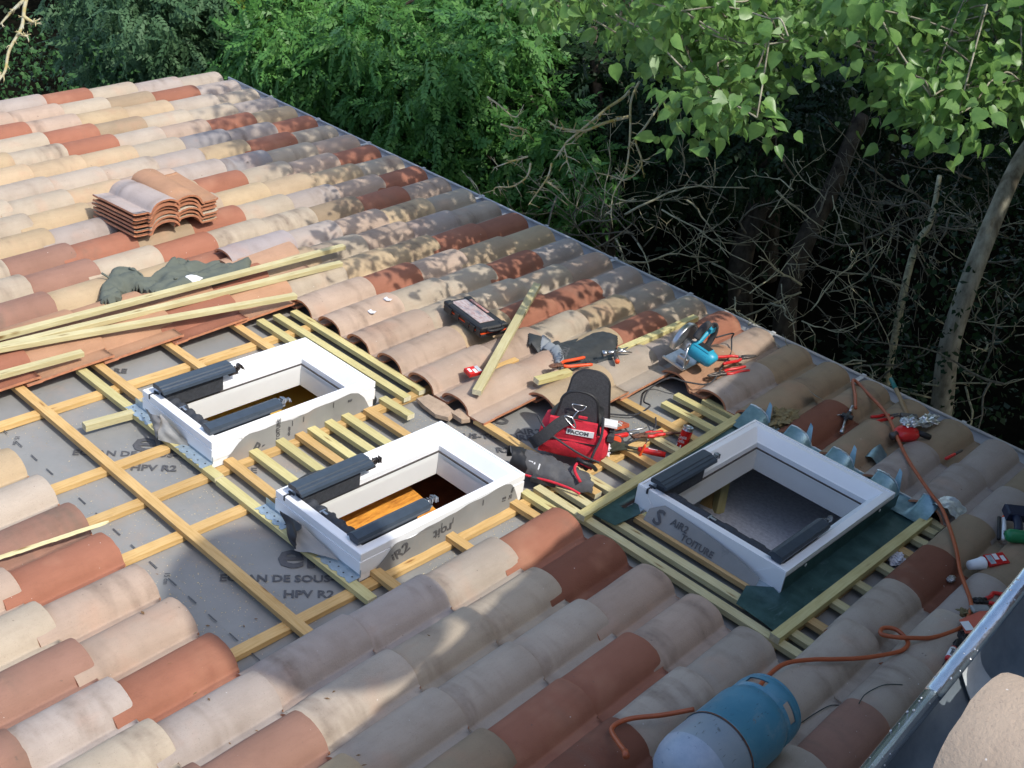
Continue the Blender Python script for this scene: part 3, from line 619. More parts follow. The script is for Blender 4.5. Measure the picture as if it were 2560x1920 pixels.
for x in (-1.045,-.80,-.55,-.30):
    mb=MB(); mb.grid(lambda s,q:(x+.006+.045*s*(1-.6*q), -.835+.03*q, .012+.10*q*(1-.15*s)),3,5,thick=.001); part('cut_tab',mb,M_ZF,fl,loc=FO)
mb=MB(); mb.grid(lambda s,q:(-.10+.15*s,-.86+.12*q,.03+.035*math.sin(s*3.1)+.012*mnoise.noise(Vector((s*7,q*5,4)))),14,8,thick=.0015); part('crumpled_corner',mb,M_LEAD,fl,loc=FO)
# ---------------- upper house by the camera ----------------
uh=thing('upper_house','taller house at the lower right with a galvanised gutter under its clay tiles','house',(1.5,-4,0),frame=I4)
UO=Matrix.Translation((-1.5,4,0))
def up_(name,mb,m,par=None): return part(name,mb,m,par or uh,loc=UO if par is None else None)
GX,GZ=1.165,3.30
mb=MB(); mb.box(1.62,5.5,-9,1.3,-2.8,3.2); up_('wall',mb,M_WALL)
mb=MB(); vs=[(1.27,-9,3.33),(1.27,1.35,3.33),(5.6,1.35,4.49),(5.6,-9,4.49),(1.27,-9,3.25),(1.27,1.35,3.25),(5.6,1.35,4.40),(5.6,-9,4.40)]
mb.add(vs,[(3,2,1,0),(4,5,6,7),(0,1,5,4),(1,2,6,5),(2,3,7,6),(3,0,4,7)]); up_('roof_deck',mb,M_WALL)
M_GI=mat('gutter_inside',(.15,.19,.225),.38,metal=.35,col2=(.33,.38,.42),scale=8,bump=.2,bscale=20,detail=8)
mb=MB()
def gg(s,q):
    an=math.pi*(1+q); return (GX+.085+.085*math.cos(an), -8.9+10.1*s, GZ-.004+.085*math.sin(an))
mb.grid(gg,2,14); mb.grid(lambda s,q:(lambda p:(p[0],p[1],p[2]))((GX+.085+.087*math.cos(math.pi*(2-q)), -8.9+10.1*s, GZ-.004+.087*math.sin(math.pi*(2-q)))),2,14)
ug=up_('gutter',mb,M_GI)
M_RIMG=mat('wet_galvanised_rim',(.62,.68,.72),.25,metal=.9,col2=(.40,.46,.50),scale=22,stretch=(1,.35,1),bump=.35,bscale=90)
for y0,y1 in ((-8.9,-3.994),(-3.990,1.2)):
    mb=MB(); mb.tube([(GX,y0,GZ),(GX,(y0+y1)/2,GZ),(GX,y1,GZ)],.0105 if y0<-5 else .0108,14); up_('gutter_rim',mb,M_RIMG)
mb=MB()
rr=random.Random(4)
for q in range(70):
    y=rr.uniform(-4.3,-3.5); an=rr.uniform(.3,2.6); s=rr.uniform(.0008,.0022)
    mb.lathe([(0,s*.7),(s*.8,s*.4),(s,0)],6,0,Matrix.Translation((GX+.0107*math.cos(an),y,GZ+.0107*math.sin(an)))@Matrix.Rotation(math.pi/2-an,4,'Y'))
up_('water_drops',mb,M_STEEL)['kind']='stuff'
M_STRAP=mat('galvanised_strap',(.62,.66,.66),.55,metal=.15,col2=(.46,.50,.51),scale=30)
for y in (-3.905,-3.2,-4.8):
    mb=MB()
    def sf(s,q):
        an=math.pi*(1.02+.60*s); wdt=.020+.022*abs(s-.2)**1.5*2; return (GX+.085+.080*math.cos(an), y+wdt*(q-.5)*2, GZ-.002+.078*math.sin(an))
    mb.grid(sf,14,3,thick=.002); up_('gutter_strap',mb,M_STRAP)
urnd=random.Random(8)
for row in range(-9,20):
    y=-4.045+.248*row; c_={0:(202,180,164),1:(205,150,120),-1:(200,185,165)}.get(row) or urnd.choice([(205,190,170),(200,184,166),(206,186,160),(186,120,92),(196,184,176)])
    for q in range(3):
        if row not in (-1,0,1): c_=urnd.choice([(205,190,170),(200,184,166),(206,186,160),(186,120,92),(196,184,176)])
        o=bpy.data.objects.new('eave_tile',TM[q]); COL.objects.link(o); o.parent=uh
        S15=math.cos(R(15)); x=Vector((0,1,0)); yv=Vector((-math.cos(R(15)),0,-math.sin(R(15)))); z=x.cross(yv)
        o.matrix_local=UO@(Matrix.Translation((1.238+q*B*.966,y+.104,3.340+q*B*.259))@Matrix((x,yv,z)).transposed().to_4x4())
        cc=lin(c_); o.color=(cc[0]*.75,cc[1]*.75,cc[2]*.68,.5)
shade_caster=thing('shade_disc','added unseen disc on a pole, shading the near tiles from above the taller house','satellite dish',(0,0,0))  # unseen disc added to throw the rounded shadow on the near tiles
mb=MB(); ctr=Vector((2.42,-3.38,4.86)); zz=Vector((.615,.024,.788)).normalized(); xx=zz.orthogonal().normalized(); yy=zz.cross(xx); DM=Matrix((xx,yy,zz)).transposed().to_4x4(); DM.translation=ctr
mb.lathe([(0,-.10),(.15,-.09),(.30,-.055),(.44,0),(.45,.004),(.44,.010),(.29,-.042),(.15,-.075),(0,-.085)],32,0,DM); part('disc_shell',mb,M_WHITE,shade_caster)
mb=MB(); mb.tube([(2.46,-3.02,2.7),(2.46,-3.02,4.9)],.05,10); part('disc_pole',mb,M_STEEL,shade_caster)
mb=MB(); mb.tube([ctr-zz*.1,Vector((2.46,-2.98,4.6))],.03,8); mb.tube([ctr+xx*.42,ctr+zz*.45],.012,6); part('arm',mb,M_STEEL,shade_caster)
# ---------------- things lying on the roof ----------------
def loose_tile(M,col,so,label,group,name='spare_tile'):
    o=bpy.data.objects.new(name,TM[random.randrange(4)]); COL.objects.link(o); o.matrix_world=MR@M; c=lin(col); o.color=(c[0]*.73,c[1]*.7,c[2]*.62,so)
    return tag(o,label,'roof tile',group,'thing')
# stacks: two piles of six, tiles lying across the slope
ordw=['bottom','second from the bottom','third from the bottom','third from the top','second from the top','top']
for k in range(6):
    z=.082+.0262*k; jj=random.uniform(-.010,.010)
    loose_tile(Mf((-4.44+jj,-2.268+random.uniform(-.005,.005),z),(0,-1,.0),(-.03,0,1)),[(186,150,130),(206,196,184),(190,140,115),(214,204,186),(186,130,105),(204,192,194)][k],.8 if k==5 else 0,ordw[k]+' tile of the nearer pile stacked on the roof','tiles stacked in two piles')
for k in range(6):
    z=.085+.0262*k; jj=random.uniform(-.010,.010)
    loose_tile(Mf((-4.92+jj,-1.905+random.uniform(-.005,.005),z),(0,1,0),(-.03,0,1)),[(210,196,176),(206,190,170),(220,212,200),(190,130,105),(196,150,124),(200,158,132)][k],.3 if k==5 else 0,ordw[k]+' tile of the farther pile stacked on the roof','tiles stacked in two piles')
loose_tile(Mf((-3.875,-1.62,.045),(1,.03,-.16),(.0,.02,1)),(190,182,190),.3,'loose lilac tile lying on top of another beside the jacket','loose tiles by the jacket')
loose_tile(Mf((-3.80,-1.66,.022),(1,.02,-.14),(.05,0,1)),(206,170,150),0,'loose pinkish tile lying under the lilac one beside the jacket','loose tiles by the jacket')
# long timbers on the tiles at the left
G_='loose timbers lying on the tiles'
timber((-3.70,-1.42,.105),(-3.75,-4.2,.094),.038,.027,M_WG,'loose_batten','long knotty timber on the tiles, farthest of the three by the jacket','timber',G_)
timber((-3.555,-1.56,.085),(-3.70,-4.2,.083),.038,.027,M_WG,'loose_batten','long timber with an orange underside, second of the three by the jacket','timber',G_)
timber((-3.375,-2.03,.072),(-3.72,-4.3,.118),.038,.027,M_WG,'loose_batten','long clean timber whose end points at the arched tile ends','timber',G_)
timber((-3.455,-3.27,.052),(-3.49,-4.3,.052),.038,.027,M_WG,'loose_batten','shorter pale timber lying nearest the membrane at the left edge','timber',G_)
timber((-2.025,-1.955,.085),(-2.646,-.84,.135),.046,.028,M_WG,'loose_batten','single timber leaning diagonally across the tiles beside the black case','timber',G_)
timber((-1.90,-.26,.085),(-1.925,-.93,.060),.042,.03,M_WY,'loose_batten','pale timber lying in the trough beyond the circular saw','timber',G_)
timber((-1.945,-1.60,.075),(-1.905,-1.38,.075),.045,.03,M_WY,'offcut','yellow timber offcut lying under the rusty pincers','timber',G_)
timber((-2.205,-1.64,.030),(-2.20,-1.47,.035),.035,.012,M_WO,'offcut','flat orange wood chip lying by the diagonal timber','timber',G_)
timber((-2.90,-3.10,-.045),(-2.72,-3.16,-.02),.045,.026,M_WG,'offcut','x','timber',G_) if False else None
timber((-2.965,-3.545,-.020),(-2.94,-3.31,-.020),.04,.035,M_WG,'offcut','pale offcut sticking out from under the left skylight batten','timber',G_)
# splintered lath on the near tiles at the left
mb=MB(); r=random.Random(3); vs=[]
for q in range(24):
    s=q/23; w_=.011*(1 if .04<s<.96 else .4); vs+=[(s*.50,-w_+r.uniform(-.002,.002),0),(s*.50,w_+r.uniform(-.002,.002),0),(s*.50,w_*.5,.006+r.uniform(0,.002)),(s*.50,-w_*.6,.005)]
mb.add(vs,[(q*4+k,q*4+(k+1)%4,q*4+4+(k+1)%4,q*4+4+k) for q in range(23) for k in range(4)])
def px(Xz,Yz,z,h):  # unused guard
    return None
single('splintered_lath',mb,M_WG,'thin splintered lath lying on the near tiles at the left','lath',frame=MR,M=Mf((-2.225,-4.385,.045),(.12,1,.02)))
# jacket
J=[(-4.17,-2.70),(-4.19,-2.62),(-4.16,-2.56),(-4.10,-2.57),(-4.02,-2.60),(-3.99,-2.56),(-4.02,-2.48),(-4.08,-2.36),(-4.11,-2.31),(-4.06,-2.27),(-4.00,-2.22),(-3.98,-2.12),(-3.92,-2.02),(-3.84,-1.98),(-3.78,-2.04),(-3.745,-2.14),(-3.74,-2.34),(-3.75,-2.52),(-3.77,-2.60),(-3.80,-2.66),(-3.88,-2.68),(-3.93,-2.72),(-3.93,-2.76),(-3.87,-2.80),(-3.80,-2.84),(-3.79,-2.92),(-3.84,-2.95),(-3.93,-2.91),(-4.02,-2.84),(-4.06,-2.78),(-4.11,-2.74)]
def inside(p,poly):
    x,y=p;c=False;n=len(poly)
    for i in range(n):
        x1,y1=poly[i];x2,y2=poly[(i+1)%n]
        if (y1>y)!=(y2>y) and x<(x2-x1)*(y-y1)/(y2-y1)+x1: c=not c
    return c
def edge_d(p,poly):
    P=Vector(p); m=9
    for i in range(len(poly)):
        a=Vector(poly[i]);b=Vector(poly[(i+1)%len(poly)]); t=max(0,min(1,(P-a).dot(b-a)/max(1e-9,(b-a).length_squared))); m=min(m,(P-(a+(b-a)*t)).length)
    return m
def drape(poly,step,top,fold,name,m,label,cat,base=lambda u,v:tile_top(u,v),seed=0,parent=None,loc=None,group=None):
    xs=[p[0] for p in poly];ys=[p[1] for p in poly]; nx=int((max(xs)-min(xs))/step)+2; ny=int((max(ys)-min(ys))/step)+2; ids={};vs=[];fs=[]
    for i in range(nx):
        for j in range(ny):
            u=min(xs)+i*step-step/2; v=min(ys)+j*step-step/2
            if inside((u,v),poly):
                e=edge_d((u,v),poly); hb=max(base(u+a,v+b_) for a,b_ in ((0,0),(.03,0),(-.03,0),(.06,0),(-.06,0)))*.75+base(u,v)*.25
                f=abs(mnoise.noise(Vector((u*9+seed,v*5,1))))*1.6+abs(mnoise.noise(Vector((u*22,v*14+seed,7))))*.7
                ids[i,j]=len(vs); vs.append((u,v,hb+top*min(1,e/.025)**.5+fold*f*min(1,e/.02)))
    for (i,j) in list(ids):
        if all(k in ids for k in ((i+1,j),(i+1,j+1),(i,j+1))): fs.append((ids[i,j],ids[i+1,j],ids[i+1,j+1],ids[i,j+1]))
    mb=MB(); mb.add(vs,fs,0,True)
    # skirt
    from collections import Counter
    ec=Counter(); 
    for f in fs:
        for k in range(4): ec[(f[k],f[(k+1)%4])]+=1
    bd=[(a,b_) for (a,b_) in ec if (b_,a) not in ec]
    for a,b_ in bd:
        A0=vs[a];B0=vs[b_]; mb.add([A0,B0,(B0[0],B0[1],B0[2]-top-.006),(A0[0],A0[1],A0[2]-top-.006)],[(3,2,1,0)],0,True)
    if parent is not None: return part(name,mb,m,parent,loc=loc)
    return single(name,mb,m,label,cat,group=group)
M_JACK=mat('sage_cloth',(.115,.130,.105),.9,noise_amt=.15,scale=14,bump=.2,bscale=60)
jk=thing('jacket','crumpled sage grey work jacket thrown on the tiles behind the long timbers','jacket',(-3.95,-2.5,.05)); JO=Matrix.Translation((3.95,2.5,-.05))
drape(J,.0125,.016,.034,'cloth',M_JACK,None,None,parent=jk,loc=JO)
drape([(-3.82,-2.47),(-3.85,-2.43),(-3.83,-2.36),(-3.755,-2.35),(-3.75,-2.44)],.0125,.030,.034,'white_patch',M_WHITE,None,None,parent=jk,loc=JO)
mb=MB()
for pts in ([(-4.10,-2.62),(-4.0,-2.60),(-3.92,-2.66)],[(-3.98,-2.44),(-3.90,-2.40),(-3.84,-2.50)],[(-4.02,-2.30),(-3.95,-2.22)],[(-4.08,-2.80),(-3.98,-2.70),(-3.94,-2.55)]):
    mb.tube(smooth_path([(u,v,tile_top(u,v)+.040+.012*math.sin(u*40)) for u,v in pts],6),.006,6)
part('fold_seam',mb,M_JACK,jk,loc=JO)
# screw case
cs=thing('screw_case','black screw organiser case with an orange seam and rusty screws under its clear lid','case',(-2.59,-1.405,.058),M=Mf((-2.59,-1.405,.062),(.985,-.17,.0),(-.10,.03,1)))
mb=MB(); L_,W_=.36,.175; mb.box(-L_/2,L_/2,-W_/2,W_/2,0,.026,bev=.006); mb.box(-L_/2,L_/2,-W_/2,W_/2,.031,.062,bev=.008)
for x in (-.155,-.05,.05,.155): mb.box(x-.018,x+.018,-W_/2-.006,-W_/2+.01,.012,.05,bev=.003)
for sx in (-1,1):
    for sy in (-1,1): mb.box(sx*L_/2-.02*sx-.022,sx*L_/2-.02*sx+.022,sy*W_/2-.02*sy-.022,sy*W_/2-.02*sy+.022,.04,.066,bev=.006)
mb.tube(smooth_path([(L_/2-.01,-.05,.05),(L_/2+.02,-.04,.05),(L_/2+.02,.04,.05),(L_/2-.01,.05,.05)],4),.008,6)
part('shell',mb,M_BLACK,cs)
mb=MB(); mb.box(-L_/2-.002,L_/2+.002,-W_/2-.002,W_/2+.002,.0265,.0305); part('orange_seam',mb,M_ORANGE,cs)
M_LID=mat('clear_lid_over_screws',(.34,.17,.13),.18,col2=(.50,.42,.38),scale=26,stretch=(1,3,1),bump=.1,coat=.6)
mb=MB(); mb.box(-.155,.12,-.058,.040,.058,.0645); part('lid_window',mb,M_LID,cs)
mb=MB(); mb.box(-.14,.03,.052,.070,.062,.0655); part('label_strip',mb,mat('red_label',(.35,.05,.04),.5,col2=(.5,.4,.35),scale=80),cs)
for x in (-.12,.10):
    mb=MB(); mb.box(x-.02,x+.02,-W_/2-.009,-W_/2-.002,.014,.05,bev=.002); part('latch',mb,M_BLACK,cs)
# black rubber sheet with grey tape
drape([(-2.34,-1.24),(-2.26,-1.32),(-2.16,-1.30),(-2.09,-1.30),(-2.02,-1.335),(-1.95,-1.315),(-1.93,-1.22),(-1.87,-1.06),(-1.90,-.98),(-2.02,-.83),(-2.11,-.86),(-2.16,-1.00),(-2.19,-1.18),(-2.25,-1.20)],.012,.008,.012,'rubber_sheet',mat('grey_black_rubber',(.040,.044,.046),.6,noise_amt=.35,scale=30,bump=.2),'black rubber roofing sheet curled over a tile roll beside the hammer','sheet')
tp=[(-2.275,-1.20),(-2.22,-1.165),(-2.185,-1.21),(-2.12,-1.215),(-2.03,-1.27),(-1.975,-1.335),(-2.01,-1.37),(-2.07,-1.33),(-2.14,-1.29),(-2.20,-1.29),(-2.235,-1.26)]
tape=drape(tp,.010,.020,.012,'tape_strip',mat('grey_tape',(.26,.28,.30),.5,noise_amt=.1,scale=30),'strip of pale grey printed tape lying over the black rubber sheet','tape')
put_text('TOIT',.045,M_INK,tape,Matrix.Translation((-2.05,-1.27,tile_top(-2.05,-1.27)+.062))@Matrix.Rotation(R(-60),4,'Z')@Matrix.Rotation(R(-10),4,'X'),.002)
# hammer by the sheet
hm=thing('hammer','steel hammer with a dark handle and orange butt resting on the tile roll','hammer',(0,0,0),M=Mf((-1.885,-1.03,.085),(.25,.95,-.05)))
mb=MB(); mb.tube([(-.085,0,0),(-.055,0,0)],[.017,.015],12); mb.tube([(-.055,0,0),(.03,0,0)],.011,10); mb.tube([(.02,0,0),(.06,.005,.004),(.10,.02,.006)],[.011,.008,.003],8); mb.tube([(.02,0,0),(.06,-.012,.0),(.095,-.025,-.004)],[.010,.007,.003],8); part('head',mb,M_STEEL,hm)
mb=MB(); mb.tube([(-.005,0,0),(-.03,-.045,.0),(-.05,-.085,-.005)],[.011,.013,.014],10); part('handle',mb,M_DSTEEL,hm)
mb=MB(); mb.tube([(-.05,-.085,-.005),(-.056,-.096,-.006)],[.0145,.013],10); part('butt',mb,M_ORANGE,hm)
def pliers(M,label,name,grip,metal,L=.20,open_=.30,jaw=.06,cat='pliers',group=None,gr=.009,curve=0):
    t=thing(name,label,cat,group=group,M=M)
    mb=MB(); mb.tube([(0,0,-.006),(0,0,.007)],.015,12)
    for s in (-1,1):
        mb.tube(smooth_path([(-.03,s*.012,0),(-.0,s*.006,0),(.02,-s*.010,0),(jaw,-s*.004,0)],4),[.007]*4+[.009]*4+[.008,.007,.006,.005,.003],8)
    part('jaws',mb,metal,t)
    for s in (-1,1):
        e=math.tan(open_/2)*L; mb=MB(); mb.tube(smooth_path([(-.028,s*.013,0),(-.06,s*(.014+e*.35),0),(-L*.65,s*(e*.8+curve),0),(-L,s*e,0)],5),[gr*.8]+[gr]*14+[gr*.7],8); part('grip',mb,grip,t)
    return t
pliers(Mf((-1.965,-1.415,.085),(-.35,-1,0)),'rusty pincers with orange grips beside the black rubber sheet','pincers',M_ORANGE,M_RUST,.19,.42,.05)
pliers(Mf((-1.44,-.44,.075),(.35,1,-.02)),'red handled tin snips open on the tiles beyond the circular saw','tin_snips',M_RED,M_DSTEEL,.17,.45,.09,'snips')
pliers(Mf((-1.435,-.66,.045),(-.45,-1,-.1)),'red handled tin snips standing half closed by the saw cable','tin_snips',M_RED,M_DSTEEL,.17,.25,.08,'snips')
# cigarette packet and second packet
def packet(M,label,L=.085,W=.055,H=.022,name='cigarette_packet',crush=0):
    t=thing(name,label,'packet',M=M); mb=MB(); mb.box(-L/2,L/2,-W/2,W/2,0,H,bev=.001); part('box',mb,M_RED,t)
    mb=MB(); mb.box(-L*.1,L*.12,-W*.45,W*.1,H+.0005,H+.001); mb.box(-L*.4,-L*.2,-W*.2,W*.3,H+.0005,H+.001); part('white_panel',mb,M_WHITE,t)
    mb=MB(); mb.box(L*.18,L*.46,-W*.4,W*.42,H+.0005,H+.0012); part('picture_panel',mb,mat('grey_picture',(.2,.28,.32),.5,col2=(.5,.55,.58),scale=60),t); return t
packet(Mf((-2.205,-1.80,.048),(.1,1,-.05),(.2,0,1)),'small red and white cigarette packet lying by the foot of the diagonal timber')
packet(Mf((.32,-1.045,.052),(-.45,-.9,0),(.25,0,1)),'crushed red and white cigarette packet near the paper cup',.105,.06,.016)
# mortar / broken tile lumps by the exposed tile ends
def lump(name,pts,h,m,label,cat,seed=0,M=I4):
    mb=MB(); r=random.Random(seed); n=len(pts); cx=sum(p[0] for p in pts)/n; cy=sum(p[1] for p in pts)/n
    vs=[(x,y,0) for x,y in pts]+[(cx+(x-cx)*.93,cy+(y-cy)*.93,h+r.uniform(-.006,.006)) for x,y in pts]
    mb.add(vs,[tuple(range(n-1,-1,-1)),tuple(range(n,2*n))]+[(i,(i+1)%n,n+(i+1)%n,n+i) for i in range(n)]); return single(name,mb,m,label,cat,M=M)
M_BROK=mat('broken_tile',(.46,.34,.24),.9,noise_amt=.3,scale=20,bump=.5)
lump('broken_tile_piece',[(-.13,-.03),(-.10,.03),(.02,.045),(.10,.04),(.12,-.02),(.05,-.05),(-.06,-.045)],.022,M_BROK,'larger broken buff tile piece on the sawdust by the exposed tile ends','tile piece',1,Mf((-2.17,-2.075,-.055),(.9,-.05,.0),(-.3,-.2,1)))
lump('broken_tile_piece',[(-.05,-.03),(-.04,.03),(.03,.035),(.055,0),(.03,-.035)],.022,M_BROK,'smaller broken tile piece touching the last exposed tile end','tile piece',2,Mf((-2.03,-2.035,-.050),(.95,.05,.0),(-.3,-.2,1)))
# ---------------- tool bag ----------------
bag=thing('tool_bag','red and black fabric tool bag with shoulder strap standing on the battens','tool bag',(0,0,0),M=Mf((-1.485,-1.825,-.03),(.82,.57,0),(-.10,.12,1))@Matrix.Diagonal((1.08,1.06,.93,1)))
# local: x across the front, y away from viewer, z up
def loft(mb,secs,mi=0,seg=28,sq=3.0):
    vs=[];fs=[]
    for (cx,cy,cz,rx,ry) in secs:
        for k in range(seg):
            a=2*math.pi*k/seg; c_,s_=math.cos(a),math.sin(a); vs.append((cx+rx*math.copysign(abs(c_)**(2/sq),c_),cy+ry*math.copysign(abs(s_)**(2/sq),s_),cz))
    n=len(secs)
    fs=[(i*seg+k,i*seg+(k+1)%seg,(i+1)*seg+(k+1)%seg,(i+1)*seg+k) for i in range(n-1) for k in range(seg)]+[tuple(range(seg-1,-1,-1)),tuple(range((n-1)*seg,n*seg))]
    return mb.add(vs,fs,mi,True)
mb=MB(); loft(mb,[(0,0,0,.150,.085),(0,0,.02,.160,.095),(0,0,.08,.158,.092),(0,.005,.14,.150,.080),(0,.01,.18,.138,.062)]); part('body',mb,M_REDF,bag)
def panel(y,w0,w1,h,z0,th,off=0,name='panel',m=M_DGREY):
    # tall tombstone-shaped board
    pts=[]; 
    for q in range(25):
        a=math.pi*q/24; pts.append((w1*math.copysign(abs(math.cos(a))**.8,math.cos(a)),z0+h-w1*.9+w1*.9*math.sin(a)))
    pts=[(w0,z0)]+pts+[(-w0,z0)]
    mb=MB(); n=len(pts); vs=[(x+off,y-th/2-(z-z0)*(.06 if y<0 else -.10),z) for x,z in pts]+[(x+off,y+th/2-(z-z0)*(.06 if y<0 else -.10),z) for x,z in pts]
    mb.add(vs,[tuple(range(n)),tuple(range(2*n-1,n-1,-1))]+[(i,n+i,n+(i+1)%n,(i+1)%n) for i in range(n)])
    o=part(name,mb,m,bag); mb=MB(); mb.tube([((x)*1.0+off,y-(z-z0)*(.06 if y<0 else -.10),z) for x,z in pts],.0075,8); part('piping',mb,M_BLACK,o); return o
panel(-.075,.125,.080,.335,.03,.012,0,'front_board'); panel(.085,.125,.085,.37,.03,.014,.03,'back_board')
mb=MB(); loft(mb,[(0,0,.14,.135,.066),(0,.01,.20,.118,.070),(.01,.012,.24,.10,.066)]); part('inner_tray',mb,M_BLACK,bag)
# front pocket with its flap, name patch
def face(x0,x1,z0,z1,d,name,m,lean=.06,crv=.02,par=None,bulge=0):
    mb=MB(); mb.grid(lambda s,t:(x0+(x1-x0)*s,-.085-d-lean*(z0+(z1-z0)*t)-bulge*math.sin(math.pi*s)*math.sin(math.pi*t),z0+(z1-z0)*t),8,8); 
    mb.grid(lambda s,t:(x0+(x1-x0)*(1-s),-.083-lean*(z0+(z1-z0)*t),z0+(z1-z0)*t),8,8)
    for xx in (x0,x1): mb.grid(lambda s,t:(xx,-.083-(d+.002)*s-lean*(z0+(z1-z0)*t),z0+(z1-z0)*t),1,6)
    mb.grid(lambda s,t:(x0+(x1-x0)*t,-.083-(d+.002)*s-lean*z1,z1),1,6); mb.grid(lambda s,t:(x0+(x1-x0)*t,-.083-(d+.002)*s-lean*z0,z0),1,6)
    return part(name,mb,m,par or bag)
face(-.145,.135,.015,.145,.016,'front_pocket',M_REDF,.04,bulge=.02)
pf=face(-.115,.095,.105,.215,.024,'pocket_flap',M_REDF,.06,bulge=.008)
ptch=face(-.035,.085,.145,.175,.034,'name_patch',M_WHITE,.06)
Mt=Matrix(((1,0,0,-.030),(0,-.06,-1,-.128),(0,1,-.06,.151),(0,0,0,1))); put_text('FACOM',.027,M_INK,ptch,Mt,.0012)
mb=MB(); mb.box(-.04,.09,-.1285,-.1275,.141,.180); 
face(-.118,.098,.100,.106,.030,'flap_edge',M_BLACK,.06)
# strap, D ring, carabiner, cord
mb=MB(); sp=smooth_path([(-.02,-.135,.235),(-.07,-.15,.20),(-.12,-.155,.13),(-.165,-.14,.07),(-.18,-.10,.04)],6)
vs=[]
for p in sp: vs+=[tuple(p+Vector((-.018,0,.024))),tuple(p+Vector((.018,0,-.022)))]
mb.add(vs,[(2*k,2*k+1,2*k+3,2*k+2) for k in range(len(sp)-1)],0,True); mb.add([(x,y+.003,z) for x,y,z in vs],[(2*k+2,2*k+3,2*k+1,2*k) for k in range(len(sp)-1)],0,True); part('shoulder_strap',mb,M_DGREY,bag)
mb=MB(); mb.tube([(.0+.03*math.cos(a),-.118,.305+.032*math.sin(a)) for a in np.linspace(-math.pi,0,12)],.0028,8); mb.tube([(-.03,-.118,.305),(.03,-.118,.305)],.0028,8); part('d_ring',mb,M_STEEL,bag)
mb=MB(); mb.tube(smooth_path([(0,-.125,.275),(-.012,-.13,.25),(-.02,-.135,.24),(-.045,-.14,.245),(-.052,-.14,.235),(-.02,-.145,.205),(.0,-.145,.19),(-.004,-.143,.215),(-.02,-.14,.24)],4),.0035,8); part('carabiner',mb,M_STEEL,bag)
mb=MB(); mb.box(.006,.045,-.129,-.121,.238,.252,bev=.002); part('pink_tab',mb,M_REDF,bag)
mb=MB(); mb.tube(smooth_path([(-.17,-.10,.20),(-.12,-.145,.15),(-.04,-.150,.10),(.05,-.150,.055),(.13,-.145,.03)],6),.005,8); part('cord',mb,M_DGREY,bag)
mb=MB(); mb.tube(smooth_path([(.112,-.108,.26),(.118,-.118,.16),(.10,-.135,.08),(.09,-.138,.02)],6),.006,8); part('side_piping',mb,M_DGREY,bag)
mb=MB(); mb.add([(.10,-.02,.17),(.17,.0,.20),(.20,.04,.17),(.13,.02,.13),(.10,-.02,.165),(.17,.0,.195),(.20,.04,.165),(.13,.02,.125)],[(0,1,2,3),(7,6,5,4),(0,4,5,1),(1,5,6,2),(2,6,7,3),(3,7,4,0)]); mb.box(.11,.18,-.05,.02,.18,.20,bev=.004); part('white_carton',mb,M_WHITE,bag)
mb=MB(); mb.box(.145,.175,-.06,.03,.10,.15,bev=.01); mb.box(.15,.17,-.04,.05,.15,.17,bev=.006); part('side_pocket',mb,M_DGREY,bag)
# slumped grey garment / knee pads before the bag
kp=thing('crumpled_cap','grey and black work cap with red lining slumped before the red tool bag','cap',M=Mf((-1.43,-2.04,-.02),(.86,.50,0),(0,0,1)))
mb=MB()
def kpf(s,t):
    x=-.20+.40*s; an=math.pi*t; r=.062*(math.sin(math.pi*min(1,max(0,s*.9+.08)))**.45); wv=.016*mnoise.noise(Vector((s*9,t*6,2)))+.008*mnoise.noise(Vector((s*22,t*14,2)))
    return (x+wv+.02*math.cos(an),-.035-math.cos(an)*(r+.02)-.05*s*s,.085*math.sin(an)**.8*(1-.35*s)+wv)
mb.grid(kpf,30,14,thick=.004); part('shell',mb,mat('grey_cloth',(.10,.10,.105),.9,noise_amt=.3,scale=20,bump=.4),kp)
mb=MB(); mb.grid(lambda s,t:(lambda p:(p[0],p[1]-.002,p[2]+.004))(kpf(.02+.17*s,t)),8,12,thick=.002); part('cuff',mb,M_BLACK,kp)
mb=MB(); mb.tube(smooth_path([(.16,-.135,.05),(.12,-.10,.085),(.13,-.04,.09),(.19,-.02,.06)],5),.007,8); mb.tube(smooth_path([(-.20,-.10,.01),(-.10,-.125,.012),(.02,-.14,.02),(.12,-.16,.02),(.17,-.17,.01)],5),.006,8); part('red_trim',mb,M_REDF,kp)
tm=put_text('FЯU',.05,M_WHITE,kp,Mf((-.13,-.098,.035),(1,-.10,.02),(0,-.80,.55)),.001)
mb=MB(); mb.tube(smooth_path([(.17,-.02,.05),(.12,-.03,.10),(.15,-.06,.11),(.19,-.04,.09),(.21,-.02,.06)],5),.010,8); part('strap_knot',mb,M_BLACK,kp)
mb=MB(); mb.box(-.07,.05,-.14,-.10,-.015,.025,bev=.008); part('sole_block',mb,mat('tread_rubber',(.05,.05,.055),.8,noise_amt=.5,scale=40,bump=.6,bscale=60),kp)
